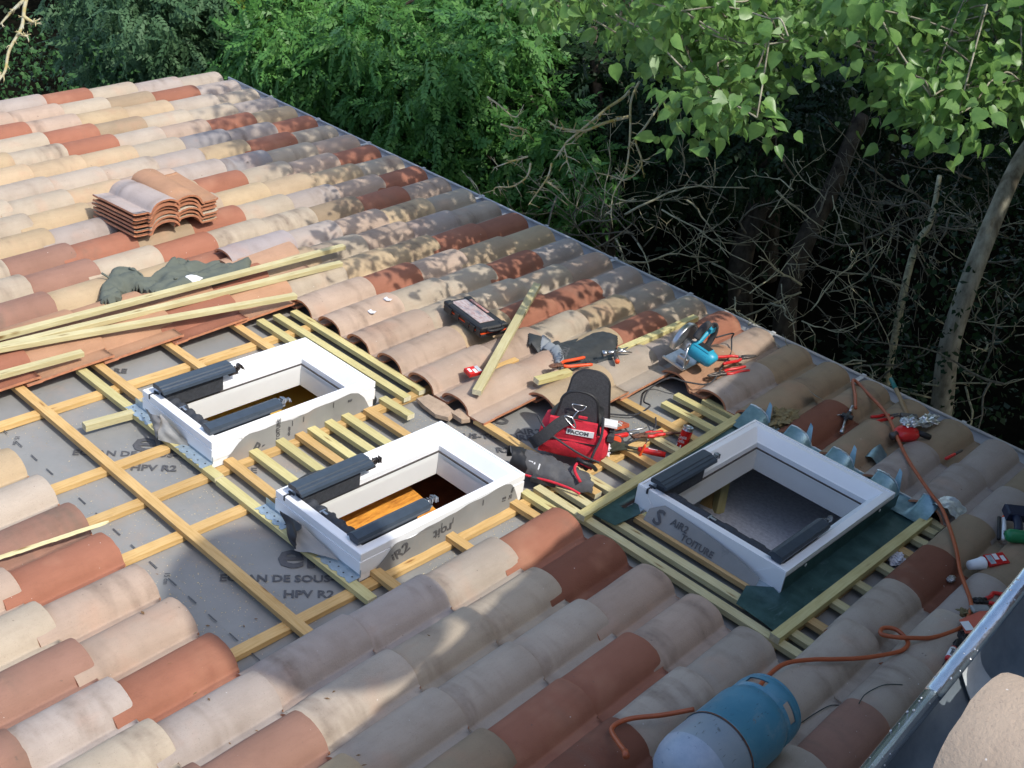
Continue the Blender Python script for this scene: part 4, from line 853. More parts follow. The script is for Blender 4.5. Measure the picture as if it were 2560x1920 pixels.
# ---------------- circular saw ----------------
sw=thing('circular_saw','cyan circular saw with a silver guard standing on the tiles','saw',M=Mf((-1.62,-.745,.088),(-.03,1,0),(.16,-.02,1)))
mb=MB(); mb.box(-.135,.15,-.075,.065,0,.004,bev=.001); mb.box(-.135,-.12,-.075,.065,.003,.012); mb.box(.02,.06,-.07,-.06,.004,.05,bev=.003); mb.box(-.10,-.07,-.06,.0,.004,.055,bev=.004); mb.tube(smooth_path([(-.10,-.055,.0),(-.105,-.05,.06),(-.08,-.03,.10),(-.05,-.02,.11)],5),.006,8); part('base_plate',mb,M_STEEL,sw)
mb=MB(); pts=[(.01+.105*math.cos(a),.075+.105*math.sin(a)) for a in np.linspace(math.pi*1.05,-.15,22)]
vs=[];n=len(pts)
for (x,z) in pts:
    for (k,y) in ((1,-.012),(1.04,-.004),(1.04,.016),(1,.024)): vs.append((.01+(x-.01)*k,.045+y,.075+(z-.075)*k))
mb.add(vs,[(i*4+q,i*4+4+q,i*4+4+(q+1)%4,i*4+(q+1)%4) for i in range(n-1) for q in range(4)],0,True); part('upper_guard',mb,M_STEEL,sw)
mb=MB(); pts2=[(.01,.075)]+[(.01+.098*math.cos(a),.075+.098*math.sin(a)) for a in np.linspace(math.pi*1.05,-.15,22)]
mb.add([(x,.040,z) for x,z in pts2]+[(x,.056,z) for x,z in pts2],[tuple(range(23)),tuple(range(45,22,-1))],0,False); part('guard_face',mb,mat('guard_grey',(.16,.165,.17),.55,metal=.4,noise_amt=.2),sw)
mb=MB(); mb.tube([(0.0,.03,.072),(0.0,-.02,.072)],[.038,.036],16); part('gear_case',mb,mat('alloy',(.45,.46,.47),.4,metal=.7,noise_amt=.2),sw)
mb=MB(); mb.tube([(0,-.015,.075),(0,-.03,.075),(0,-.135,.075),(0,-.155,.073),(0,-.163,.070)],[.042,.048,.048,.042,.032],8); mb.box(-.03,.03,-.13,-.03,.10,.125,bev=.008); mb.tube(smooth_path([(.0,-.035,.11),(.05,-.035,.150),(.085,-.035,.175)],5),[.015]*11,10); mb.box(.06,.11,-.055,-.015,.155,.205,bev=.012); part('motor_housing',mb,M_CYAN,sw)
mb=MB(); mb.tube(smooth_path([(.075,-.035,.195),(.13,-.035,.19),(.155,-.035,.13),(.135,-.035,.065),(.10,-.035,.03)],5),[.017]*21,10); mb.tube(smooth_path([(-.01,-.02,.14),(.03,-.02,.19),(.08,-.02,.205)],4),[.022]*9,10); part('rear_handle',mb,M_DGREY,sw)
mb=MB(); mb.box(-.022,.020,-.125,-.05,.1245,.1265); part('name_plate',mb,M_BLACK,sw)
mb=MB(); 
for q in range(5): mb.box(-.04+.0,.04,-.128+.005*q,-.126+.005*q,.050,.096)
part('vent',mb,M_BLACK,sw)
mb=MB(); mb.box(.045,.075,-.045,-.025,.118,.145,bev=.005); part('trigger',mb,M_ORANGE,sw)
cab=[(-1.545,-.60,.20),(-1.55,-.42,.17),(-1.60,-.33,.09),(-1.535,-.42,.05),(-1.47,-.60,.045),(-1.415,-.79,.035),(-1.50,-.875,.03),(-1.585,-.92,.03),(-1.64,-1.00,-.035),(-1.60,-1.10,-.06),(-1.50,-1.19,-.01),(-1.53,-1.27,-.05),(-1.62,-1.36,-.06),(-1.64,-1.45,-.03)]
mb=MB(); mb.tube(smooth_path(cab,8),.0045,8); single('power_cable',mb,M_DGREY,'dark power cable looping from the circular saw down to the tool bag','cable')
mb=MB(); mb.tube(smooth_path([(-1.42,-1.24,-.02),(-1.38,-1.30,-.05),(-1.40,-1.42,-.05),(-1.36,-1.50,-.02),(-1.50,-1.40,-.06),(-1.58,-1.43,-.05)],8),.0038,8); single('cord',mb,M_DGREY,'thin black cord curled by the pile of hand tools','cord')
# ---------------- soda can ----------------
can=thing('soda_can','slim red soda can with white script standing among the battens','can',M=Mf((-1.185,-1.335,-.075),(1,0,0),(-.0,.22,.97)))
M_CAN=mat('red_can',(.55,.012,.012),.25,metal=.3,noise_amt=.1,coat=.3)
mb=MB(); mb.lathe([(.0,.003),(.020,.002),(.026,.008),(.0285,.016),(.0285,.128)],28); part('body',mb,M_CAN,can)
mb=MB(); mb.lathe([(.0285,.128),(.0255,.140),(.0262,.143),(.0262,.146),(.0235,.146),(.0225,.141),(.0,.141)],28); mb.box(-.004,.010,-.008,.008,.142,.144); part('lid',mb,M_STEEL,can)
for k,(t_,s_,z_) in enumerate((('Coca',.026,.078),('Cola',.026,.056))):
    me=text_mesh(t_,s_,.0003,.0006)
    for v in me.vertices:
        an=-R(95)+(v.co.x-.028)/.0290; z=v.co.y+z_+v.co.x*.2; v.co=Vector((.0290*math.cos(an),.0290*math.sin(an),z))
    me.materials.append(M_WHITE); part('lettering',me,None,can)
mb=MB()
for q in range(9):
    an=R(-160+q*17); mb.box(-.003,.003,-.0004,.0004,.014,.014+.012*(1+q%3),M=Matrix.Translation((.0288*math.cos(an),.0288*math.sin(an),0))@Matrix.Rotation(an+math.pi/2,4,'Z'))
part('bubble_marks',mb,M_WHITE,can)
# ---------------- pile of hand tools ----------------
sc_=thing('paint_scraper','broad rusty scraper with a red handle lying across the battens','scraper',M=Mf((-1.335,-1.63,-.015),(.80,.55,0),(0,-.1,1)))
mb=MB(); mb.add([(-.06,-.05,0),(-.05,.05,.004),(.03,.018,.01),(.03,-.018,.01),(-.06,-.05,.004),(-.05,.05,.008),(.03,.018,.016),(.03,-.018,.016)],[(3,2,1,0),(4,5,6,7),(0,1,5,4),(1,2,6,5),(2,3,7,6),(3,0,4,7)]); mb.tube([(.02,0,.013),(.09,.0,.014)],.008,8); part('blade',mb,mat('worn_blade',(.12,.12,.08),.5,metal=.6,noise_amt=.5,scale=40),sc_)
mb=MB(); mb.tube([(.08,0,.014),(.10,0,.014),(.17,0,.012),(.215,0,.010)],[.012,.0155,.017,.014],12); part('handle',mb,M_RED,sc_)
mb=MB(); mb.box(.13,.175,-.002,.002,.0285,.0295); part('print',mb,M_WHITE,sc_)
tr=thing('tape_roll','orange edged roll beside the scraper blade','tape roll',M=Mf((-1.385,-1.605,-.02),(1,.1,0),(-.5,-.5,.7)))
mb=MB(); mb.lathe([(.030,-.02),(.034,-.018),(.034,.018),(.030,.02),(.014,.02),(.014,-.02),(.030,-.02)],20); part('roll',mb,M_DGREY,tr)
mb=MB(); mb.lathe([(.0,.021),(.022,.0215),(.028,.0205)],18); part('core',mb,M_ORANGE,tr)
def handtool(name,M,label,L,grip,r=.011,blade=.09,br=.004,cat='screwdriver',bm=None):
    t=thing(name,label,cat,M=M); mb=MB(); mb.tube([(-L/2,0,0),(-L/2+.015,0,0),(0,0,0),(L/2-.01,0,0),(L/2,0,0)],[r*.8,r,r*.9,r,r*.6],10); part('grip',mb,grip,t)
    mb=MB(); mb.tube([(L/2,0,0),(L/2+blade*.9,0,0),(L/2+blade,0,0)],[br,br,br*.6],8); part('blade',mb,bm or M_STEEL,t); return t
handtool('utility_knife',Mf((-1.42,-1.545,-.02),(.35,.9,.02)),'red handled knife lying before the orange carton',.11,M_RED,.013,.03,.006,'knife')
handtool('screwdriver',Mf((-1.45,-1.50,-.035),(.3,.95,0)),'black bladed screwdriver lying by the red knife',.10,M_DGREY,.010,.12,.004)
handtool('screwdriver',Mf((-1.245,-1.585,-.005),(.12,.22,.9)),'orange handled driver standing upright behind the scraper',.09,M_ORANGE,.007,.03,.003)
pliers(Mf((-1.345,-1.46,-.01),(-.4,-.9,0)),'rusty adjustable pliers with red grips near the can','pliers',M_RED,M_RUST,.13,.2,.05)
handtool('chisel',Mf((-1.30,-1.37,-.01),(.5,.85,0)),'long brown chisel lying in front of the soda can',.16,M_RUST,.010,.06,.006,'chisel',M_RUST)
oc=thing('nail_carton','flattened orange carton of nails beside the red tool bag','carton',M=Mf((-1.515,-1.475,-.055),(.25,.95,0),(-.3,.1,1)))
mb=MB(); mb.box(-.085,.085,-.035,.035,0,.022,bev=.002); part('carton',mb,mat('orange_carton',(.50,.10,.04),.7,col2=(.22,.05,.025),scale=30),oc)
mb=MB(); 
for q in range(14): mb.box(-.07+.01*q,-.066+.01*q,-.02+.012*(q%2),.005+.012*(q%3),.0225,.0235)
part('print_pattern',mb,M_WHITE,oc)
def crumple(name,p,r,m,label,cat,seed=0,sq=(1,1,.6),frame=MR,rough=.45,sub=4,group=None):
    bm=bmesh.new(); bmesh.ops.create_icosphere(bm,subdivisions=sub,radius=1)
    for v in bm.verts:
        n=v.co.copy(); d=1+rough*mnoise.noise(n*1.6+Vector((seed,0,0)))+rough*.9*abs(mnoise.noise(n*3.7+Vector((0,seed,0))))-rough*.3+rough*.35*mnoise.noise(n*9); v.co=Vector((n.x*sq[0],n.y*sq[1],n.z*sq[2]))*r*d
    me=bpy.data.meshes.new(name); bm.to_mesh(me); bm.free(); me.materials.append(m)
    o=bpy.data.objects.new(name,me); COL.objects.link(o); o.matrix_world=frame@Matrix.Translation(p); return tag(o,label,cat,group)
crumple('cloth_rag',(-1.405,-1.70,-.02),.05,M_PAPER,'crumpled white rag between the tool bag and the scraper','rag',3,(1.2,.8,.5))
crumple('paper_ball',(-.035,-1.235,-.055),.045,M_PAPER,'crumpled bluish white paper on the membrane among the stubs','paper',5,(1,1.2,.6))
crumple('metal_nut',(-.16,-1.66,-.062),.02,M_STEEL,'small grey lump on the membrane beside the pale stubs','nut',6,(1,1,.6),rough=.25)
# ---------------- right side, in the shade ----------------
g1=crumple('work_glove',(-.985,-.73,.015),.075,M_GLOVE,'crumpled khaki work gloves lying in the tile trough','gloves',8,(1.1,1.2,.45),rough=.8)
mb=MB(); mb.grid(lambda s,t:(-.99+.05*s,-.50+.11*t,.03+.075*(1-t)*(1-.2*s)),4,6,thick=.001); single('metal_offcut',mb,M_ZF,'bent green metal offcut standing on a tile above the gloves','offcut')
mb=MB(); mb.grid(lambda s,t:(-.90+.05*s,-.40+.045*t,.012+.012*math.sin(5*s)),6,4,thick=.001); single('metal_offcut',mb,M_FLASH,'tiny curled green offcut lying in the trough near the hose end','offcut')
mb=MB(); mb.grid(lambda s,t:(-.52+.09*s,-.70+.16*t,.012+.02*math.sin(4*s+2*t)),6,4,thick=.001); single('metal_offcut',mb,M_ZF,'flat dark metal offcut lying just beyond the flashing tabs','offcut')
h2=thing('wooden_hammer','green and bare wood hammer shaft leaning from the gutter onto the tiles','hammer',M=Mf((-.80,.075,.075),(.66,-.72,-.02)))
mb=MB(); mb.tube([(0,0,0),(.11,0,0)],.0125,10); part('painted_grip',mb,mat('teal_paint',(.01,.16,.14),.5,noise_amt=.3),h2)
mb=MB(); mb.tube([(.11,0,0),(.20,0,0),(.38,0,-.01)],[.0125,.011,.013],10); part('shaft',mb,mat('ash_wood',(.36,.24,.12),.6,noise_amt=.25,stretch=(1,14,14)),h2)
mb=MB(); mb.box(.37,.41,-.045,.045,-.028,.012,bev=.005); part('head',mb,M_DSTEEL,h2)
pliers(Mf((-.60,-.24,.05),(.35,.95,-.02)),'red handled snips lying behind the gas torch','snips',M_RED,M_DSTEEL,.15,.30,.07)
tch=thing('gas_torch','small gas torch with black valve at the end of the orange hose','torch',M=Mf((-.755,-.47,.055),(.25,-.92,-.05)))
mb=MB(); mb.tube([(-.03,0,0),(.02,0,0),(.05,0,0)],[.012,.014,.010],10); mb.box(.0,.03,-.03,.03,-.006,.012,bev=.004); part('valve',mb,M_BLACK,tch)
mb=MB(); mb.tube([(-.075,.0,.02),(-.03,0,0)],[.008,.008],10); mb.tube([(.05,0,0),(.13,.01,-.012)],[.006,.005],8); mb.tube([(.12,.01,-.014),(.155,.012,-.018)],[.010,.011],10); part('nozzle',mb,M_STEEL,tch)
mb=MB(); mb.tube([(.01,-.028,.0),(.03,-.06,-.01),(.10,-.075,-.02)],.004,6); part('trigger_wire',mb,M_STEEL,tch)
lr=thing('lead_roller','red tape dispenser with a ball of foil, black handle upslope of the hose','dispenser',M=Mf((-.46,-.40,.055),(.45,.85,0),(.15,0,1)))
mb=MB(); loft(mb,[(0,0,0,.065,.045),(0,0,.02,.068,.048),(0,0,.045,.055,.038),(0,0,.05,.02,.02)],seg=20); part('body',mb,M_RED,lr)
mb=MB(); mb.tube([(-.06,.0,.02),(-.095,-.01,.016)],[.018,.020],10); part('knob',mb,M_DSTEEL,lr)
mb=MB(); mb.tube([(.06,-.01,.03),(.10,-.03,.02),(.125,-.035,.012)],[.014,.017,.013],10); part('grip',mb,M_BLACK,lr)
fo=crumple('foil_ball',(-.475,-.345,.115),.040,M_FOIL,'ball of silver foil stuck on the red dispenser','foil',11,(1,1.2,.6),rough=.6)
crumple('foil_ball',(-.46,-.145,.060),.055,M_FOIL,'crumpled silver foil piece farther down the slope than the red dispenser','foil',12,(.7,1.5,.35),rough=.9)
handtool('utility_knife',Mf((-.22,-.37,.05),(.10,1,0)),'red knife with a steel blade in the far right trough',.09,M_RED,.009,.07,.007,'knife',M_DSTEEL)
# sealant tube + drill driver
st=thing('sealant_tube','white and orange sealant tube leaning beside the green drill','tube',M=Mf((.245,-.80,.075),(-.42,.80,.25)))
mb=MB(); mb.tube([(-.07,0,0),(.06,0,0)],.0105,12); part('tube',mb,M_WHITE,st); mb=MB(); mb.tube([(.06,0,0),(.075,0,0)],[.0108,.008],12); part('cap',mb,M_ORANGE,st)
mb=MB(); mb.tube([(-.075,.022,0),(.06,.022,0)],.0085,10); part('plunger',mb,M_BLACK,st); put_text('SEAL',.014,M_INK,st,Matrix.Translation((-.05,-.005,.0108)),.0005)
dr=thing('drill_driver','green and navy cordless drill lying on the tiles by the upper gutter','drill',M=Mf((.345,-.80,.085),(.70,.65,0),(.1,-.1,1)))
mb=MB(); mb.tube([(-.09,0,0),(-.075,0,0),(-.02,0,0),(.03,0,0)],[.022,.031,.031,.027],14); part('motor_housing',mb,M_GREEN,dr)
mb=MB(); mb.tube([(.03,0,0),(.06,0,0)],[.026,.024],14); mb.tube(smooth_path([(-.03,.02,.01),(-.02,.07,.02),(-.02,.12,.02)],4),[.020]*9,10); mb.box(-.06,.04,.10,.17,-.01,.045,bev=.008); part('handle',mb,mat('navy_plastic',(.012,.018,.045),.45,noise_amt=.2),dr)
mb=MB(); mb.tube([(.06,0,0),(.09,0,0),(.105,0,0)],[.023,.021,.012],14); part('chuck',mb,M_STEEL,dr)
# paper cup
mb=MB(); mb.lathe([(.0,.002),(.020,.0),(.028,.07),(.0305,.072),(.0305,.076),(.027,.075),(.019,.004),(0,.006)],22); single('paper_cup',mb,M_WHITE,'white paper cup tipped over next to the crushed packet','cup',M=Mf((.255,-1.165,.045),(.3,-.1,1),(.45,.85,.12)))
crumple('chrome_fitting',(.235,-1.29,.02),.016,M_STEEL,'small chrome fitting lying by the hose above the cup','fitting',15,(1,1.6,.7),rough=.3)
pliers(Mf((.405,-1.385,.06),(-.6,-.75,0)),'red handled pliers with black jaws beside the orange card','pliers',M_RED,M_BLACK,.13,.55,.04,curve=.02)
oc2=thing('instruction_card','salmon orange instruction card lying by the upper gutter','card',M=Mf((.50,-1.52,.075),(.5,.86,0),(.15,0,1)))
mb=MB(); mb.add([(-.14,-.035,0),(-.05,-.055,.012),(.09,-.02,.0),(.10,.05,.01),(-.02,.055,.014),(-.13,.03,.004),(-.14,-.035,-.0015),(-.05,-.055,.0105),(.09,-.02,-.0015),(.10,.05,.0085),(-.02,.055,.0125),(-.13,.03,.0025)],[(0,1,4,5),(1,2,3,4),(11,10,7,6),(10,9,8,7),(0,6,7,1),(1,7,8,2),(2,8,9,3),(3,9,10,4),(4,10,11,5),(5,11,6,0)]); part('card',mb,mat('salmon_card',(.60,.13,.075),.6,noise_amt=.1),oc2)
mb=MB()
for q in range(7): 
    an=R(20+q*22); mb.tube([(.0+.012*math.cos(an),.012*math.sin(an),.0145),(.03*math.cos(an),.03*math.sin(an),.0145)],.0011,5)
mb.tube([(.035,-.005,.009),(.085,.02,.007)],.0013,5); part('line_drawing',mb,M_WHITE,oc2)
mb=MB(); mb.box(-.135,-.095,-.028,.018,.006,.0075); part('white_panel',mb,M_WHITE,oc2)
cl=thing('blister_pack','clear plastic blister pack between the pliers and the orange card','packaging',M=Mf((.435,-1.47,.07),(.6,.8,0)))
mb=MB(); mb.box(-.04,.04,-.02,.02,0,.018,bev=.005); part('bubble',mb,mat('clear_plastic',(.55,.55,.53),.2,noise_amt=.1,trans=.5),cl)
sd=thing('marking_pen','red and white marking tool by the lower end of the orange hose','marker',M=Mf((.47,-1.79,.05),(-.18,.98,.08)))
mb=MB(); mb.tube([(-.05,0,0),(-.04,0,0),(.03,0,0)],[.013,.015,.013],12); part('body',mb,M_RED,sd); mb=MB(); mb.tube([(-.036,0,0),(.022,0,0)],[.0156,.0146],12); part('paper_label',mb,M_WHITE,sd)
mb=MB(); mb.tube([(.03,0,0),(.06,0,0),(.09,.004,0)],[.008,.005,.003],8); mb.tube([(-.05,.006,0),(-.085,.010,-.004)],.002,6); mb.tube([(-.05,-.006,0),(-.085,-.008,-.004)],.002,6); part('tip',mb,M_BLACK,sd); put_text('mark',.02,M_INK,sd,Matrix.Translation((-.03,-.006,.0156)),.0005)
crumple('dark_pouch',(.47,-1.66,.03),.06,M_BLACK,'dark tool pouch in shadow below the orange card','pouch',17,(.8,1.4,.5))
crumple('curled_leaf_scrap',(.405,-1.50,.045),.03,M_GLOVE,'curled brown scrap caught under the hose bend','scrap',18,(1,1.6,.8),rough=.8)
crumple('moss_tuft',(.175,-2.30,.008),.022,mat('moss',(.16,.12,.035),.95,noise_amt=.5,scale=60,bump=.8),'small brown green moss tuft beneath the orange hose','moss',19,(.7,1.3,.7),rough=.6)
# thin wires on the shaded tiles
M_WIRE=mat('dark_green_wire',(.01,.03,.03),.5)
for pts,lab in (([(.26,-2.55),(.27,-2.47),(.29,-2.39),(.33,-2.33)],'thin dark wire bowed on the shaded tiles, nearer the hose'),([(.375,-2.37),(.36,-2.28),(.385,-2.19),(.43,-2.13)],'thin dark wire bowed on the shaded tiles, nearer the upper gutter')):
    mb=MB(); mb.tube(smooth_path([(u,v,tile_top(u,v)+.006) for u,v in pts],6),.0018,6); single('wire',mb,M_WIRE,lab,'wire')
# ---------------- hose and gas bottle ----------------
hp=[(-.755,-.40,.075),(-.83,-.27,.07),(-.94,-.085,.055),(-.80,-.17,.06),(-.612,-.319,.075),(-.447,-.506,.075),(-.319,-.636,.07),(-.12,-.816,.075),(-.01,-.899,.07),(.163,-1.131,.075),(.257,-1.264,.055),(.379,-1.428,.06),(.412,-1.513,.06),(.428,-1.60,.055),(.407,-1.697,.055),(.375,-1.79,.06),(.335,-1.86,.07),(.285,-1.915,.07),(.235,-1.94,.065),(.222,-1.90,.065),(.262,-1.865,.065),(.325,-1.885,.058),(.335,-1.95,.058),(.30,-2.04,.06),(.25,-2.14,.065),(.192,-2.23,.07),(.134,-2.315,.075),(.085,-2.43,.085),(.085,-2.56,.09),(.11,-2.67,.10),(.14,-2.74,.15)]
mb=MB(); mb.tube(smooth_path(hp,8),.0088,10); single('gas_hose',mb,M_HOSE,'orange rubber gas hose snaking and looping across the tiles','hose')
hp2=[(.02,-2.93,.12),(-.045,-3.02,.10),(-.115,-3.12,.09),(-.125,-3.20,.09),(-.06,-3.25,.11),(-.01,-3.28,.13)]
gb=thing('gas_cylinder','blue and grey gas cylinder lying on its side, dented and scratched','gas bottle',M=Mf((.212,-3.085,.178),(0,1,0),(0,0,1)))
GM=Matrix.Rotation(R(90),4,'Y')  # lathe z -> local x (down the slope)
mb=MB(); mb.lathe([(.1385,0),(.1415,.003),(.1415,.008),(.139,.012),(.139,.175),(.137,.195),(.127,.228),(.116,.238)],48,0,GM); part('upper_shell',mb,M_BLUE,gb)
mb=MB(); mb.lathe([(.142,-.004),(.1425,.0),(.142,.003)],48,0,GM); part('weld_seam',mb,M_RUST,gb)
mb=MB(); mb.lathe([(.138,-.001),(.139,-.006),(.139,-.115),(.1375,-.13)],48,0,GM); part('lower_shell',mb,M_BGREY,gb)
mb=MB(); mb.lathe([(.1375,-.13),(.134,-.150),(.121,-.185),(.097,-.212),(.06,-.228),(0,-.232)],48,0,GM); part('bottom_dome',mb,M_BASE,gb)
# collar with hand slots
mb=MB(); seg=96; rows=[(.1210,.227),(.1290,.239),(.1300,.245),(.1300,.277),(.1300,.283),(.127,.305),(.121,.317)]; vs=[];fs=[]
for rr_,z in rows:
    for k in range(seg):
        a=2*math.pi*k/seg; vs.append(GM@Vector((rr_*math.cos(a),rr_*math.sin(a),z)))
for i in range(len(rows)-1):
    for k in range(seg):
        if i in (2,) and (k%19)<9: continue
        fs.append((i*seg+k,i*seg+(k+1)%seg,(i+1)*seg+(k+1)%seg,(i+1)*seg+k))
mb.add(vs,fs,0,True); mb.add([Vector((v[0],v[1]*.965,v[2]*.965)) for v in vs],[f[::-1] for f in fs],0,True)
mb.tube([GM@Vector((.119*math.cos(a),.119*math.sin(a),.317)) for a in np.linspace(0,2*math.pi,49)],.006,8); part('collar',mb,M_BLUE,gb)
mb=MB(); mb.lathe([(.02,.235),(.02,.27),(.012,.28),(0,.28)],16,0,GM); mb.box(.26,.295,-.012,.012,-.03,.03,bev=.004); part('valve',mb,M_STEEL,gb)
mb=MB(); mb.tube(smooth_path(hp2,8),.0088,10); mb.tube([(-.01,-3.28,.13),(.01,-3.30,.135)],.012,10); single('hose_tail',mb,M_HOSE,'short bend of orange hose showing below the gas bottle','hose')
# ---------------- litter: sawdust and chips ----------------
def scatter(name,pts_n,region,m,size,label,cat,seed,hfun,flat=True,kind='stuff'):
    r=random.Random(seed); mb=MB()
    for q in range(pts_n):
        u0,u1,v0,v1=r.choice(region); u=r.uniform(u0,u1); v=r.uniform(v0,v1)
        u=(u0+u1)/2+(u-(u0+u1)/2)*abs(r.uniform(.3,1)); h=hfun(u,v)+.0015; s=r.uniform(*size); a=r.uniform(0,6.3); k=r.uniform(.2,.5)
        c_,s_=math.cos(a)*s,math.sin(a)*s; t=r.uniform(0,.002)
        mb.add([(u-c_,v-s_,h),(u+s_*k,v-c_*k,h+t),(u+c_,v+s_,h+.0005),(u-s_*k,v+c_*k,h+t+.001)],[(0,3,2,1)])
    return single(name,mb,m,label,cat,kind=kind)
uh_=lambda u,v: und_h(u,v)
inw=lambda u,v: any(W[0]<u<W[1] and W[2]<v<W[3] for W in WIN)
M_CHIP=mat('wood_chips',(.62,.52,.34),.8,noise_amt=.3,scale=90)
scatter('sawdust',3400,[(-3.2,-1.4,-3.9,-3.3),(-2.3,-2.0,-3.0,-2.1),(-2.2,-1.7,-2.3,-1.9),(-1.6,-1.2,-1.7,-1.0),(-1.7,-1.3,-1.7,-1.1),(-3.3,-2.6,-2.4,-2.0),(-3.3,-2.95,-3.9,-2.2),(-1.35,-1.15,-3.0,-2.2),(-2.1,-1.2,-3.9,-3.5),(-2.9,-1.4,-3.9,-3.3)],M_CHIP,(.0015,.0052),'pale sawdust and wood shavings scattered over the grey membrane','sawdust',1,uh_)
scatter('tile_dust',1500,[(-1.92,-1.80,-2.0,-1.0),(-1.66,-1.60,-1.4,-.8),(-1.50,-1.42,-.9,-.5),(-1.21,-1.13,-.9,-.35),(-2.20,-2.12,-1.9,-1.5),(-2.44,-2.36,-1.9,-1.4),(-2.0,-1.7,-1.6,-1.0)],M_CHIP,(.001,.0035),'pale cutting dust lying in the tile troughs round the saw','sawdust',2,tile_top)
M_DRY=mat('dry_leaf',(.22,.12,.05),.8,noise_amt=.5,scale=60)
scatter('dry_leaves',46,[(-5.5,-2.2,-2.6,-.3),(-1.3,-.3,-4.2,-3.2),(-2.8,-2.6,-1.7,-1.2),(-2.0,-1.3,-4.2,-3.4)],M_DRY,(.004,.013),'dry brown leaf bits lying on the tiles','dry leaves',4,tile_top)
for k,(u,v) in enumerate(((-3.02,-1.78),(-3.22,-2.0),(-3.06,-1.63))):
    lump('paper_scrap' if k else 'paper_scrap',[(-.02,-.014),(-.016,.014),(.0,.010),(.018,.02),(.022,-.008),(.004,-.02)],.002,M_PAPER,['white scrap stuck on the second arched tile end','small white scrap near the third arched tile','tiny white scrap beyond the second arched tile'][k],'scrap',k,Mf((u,v,tile_top(u,v)+.004),(1,.3,0),(.2,0,1)))

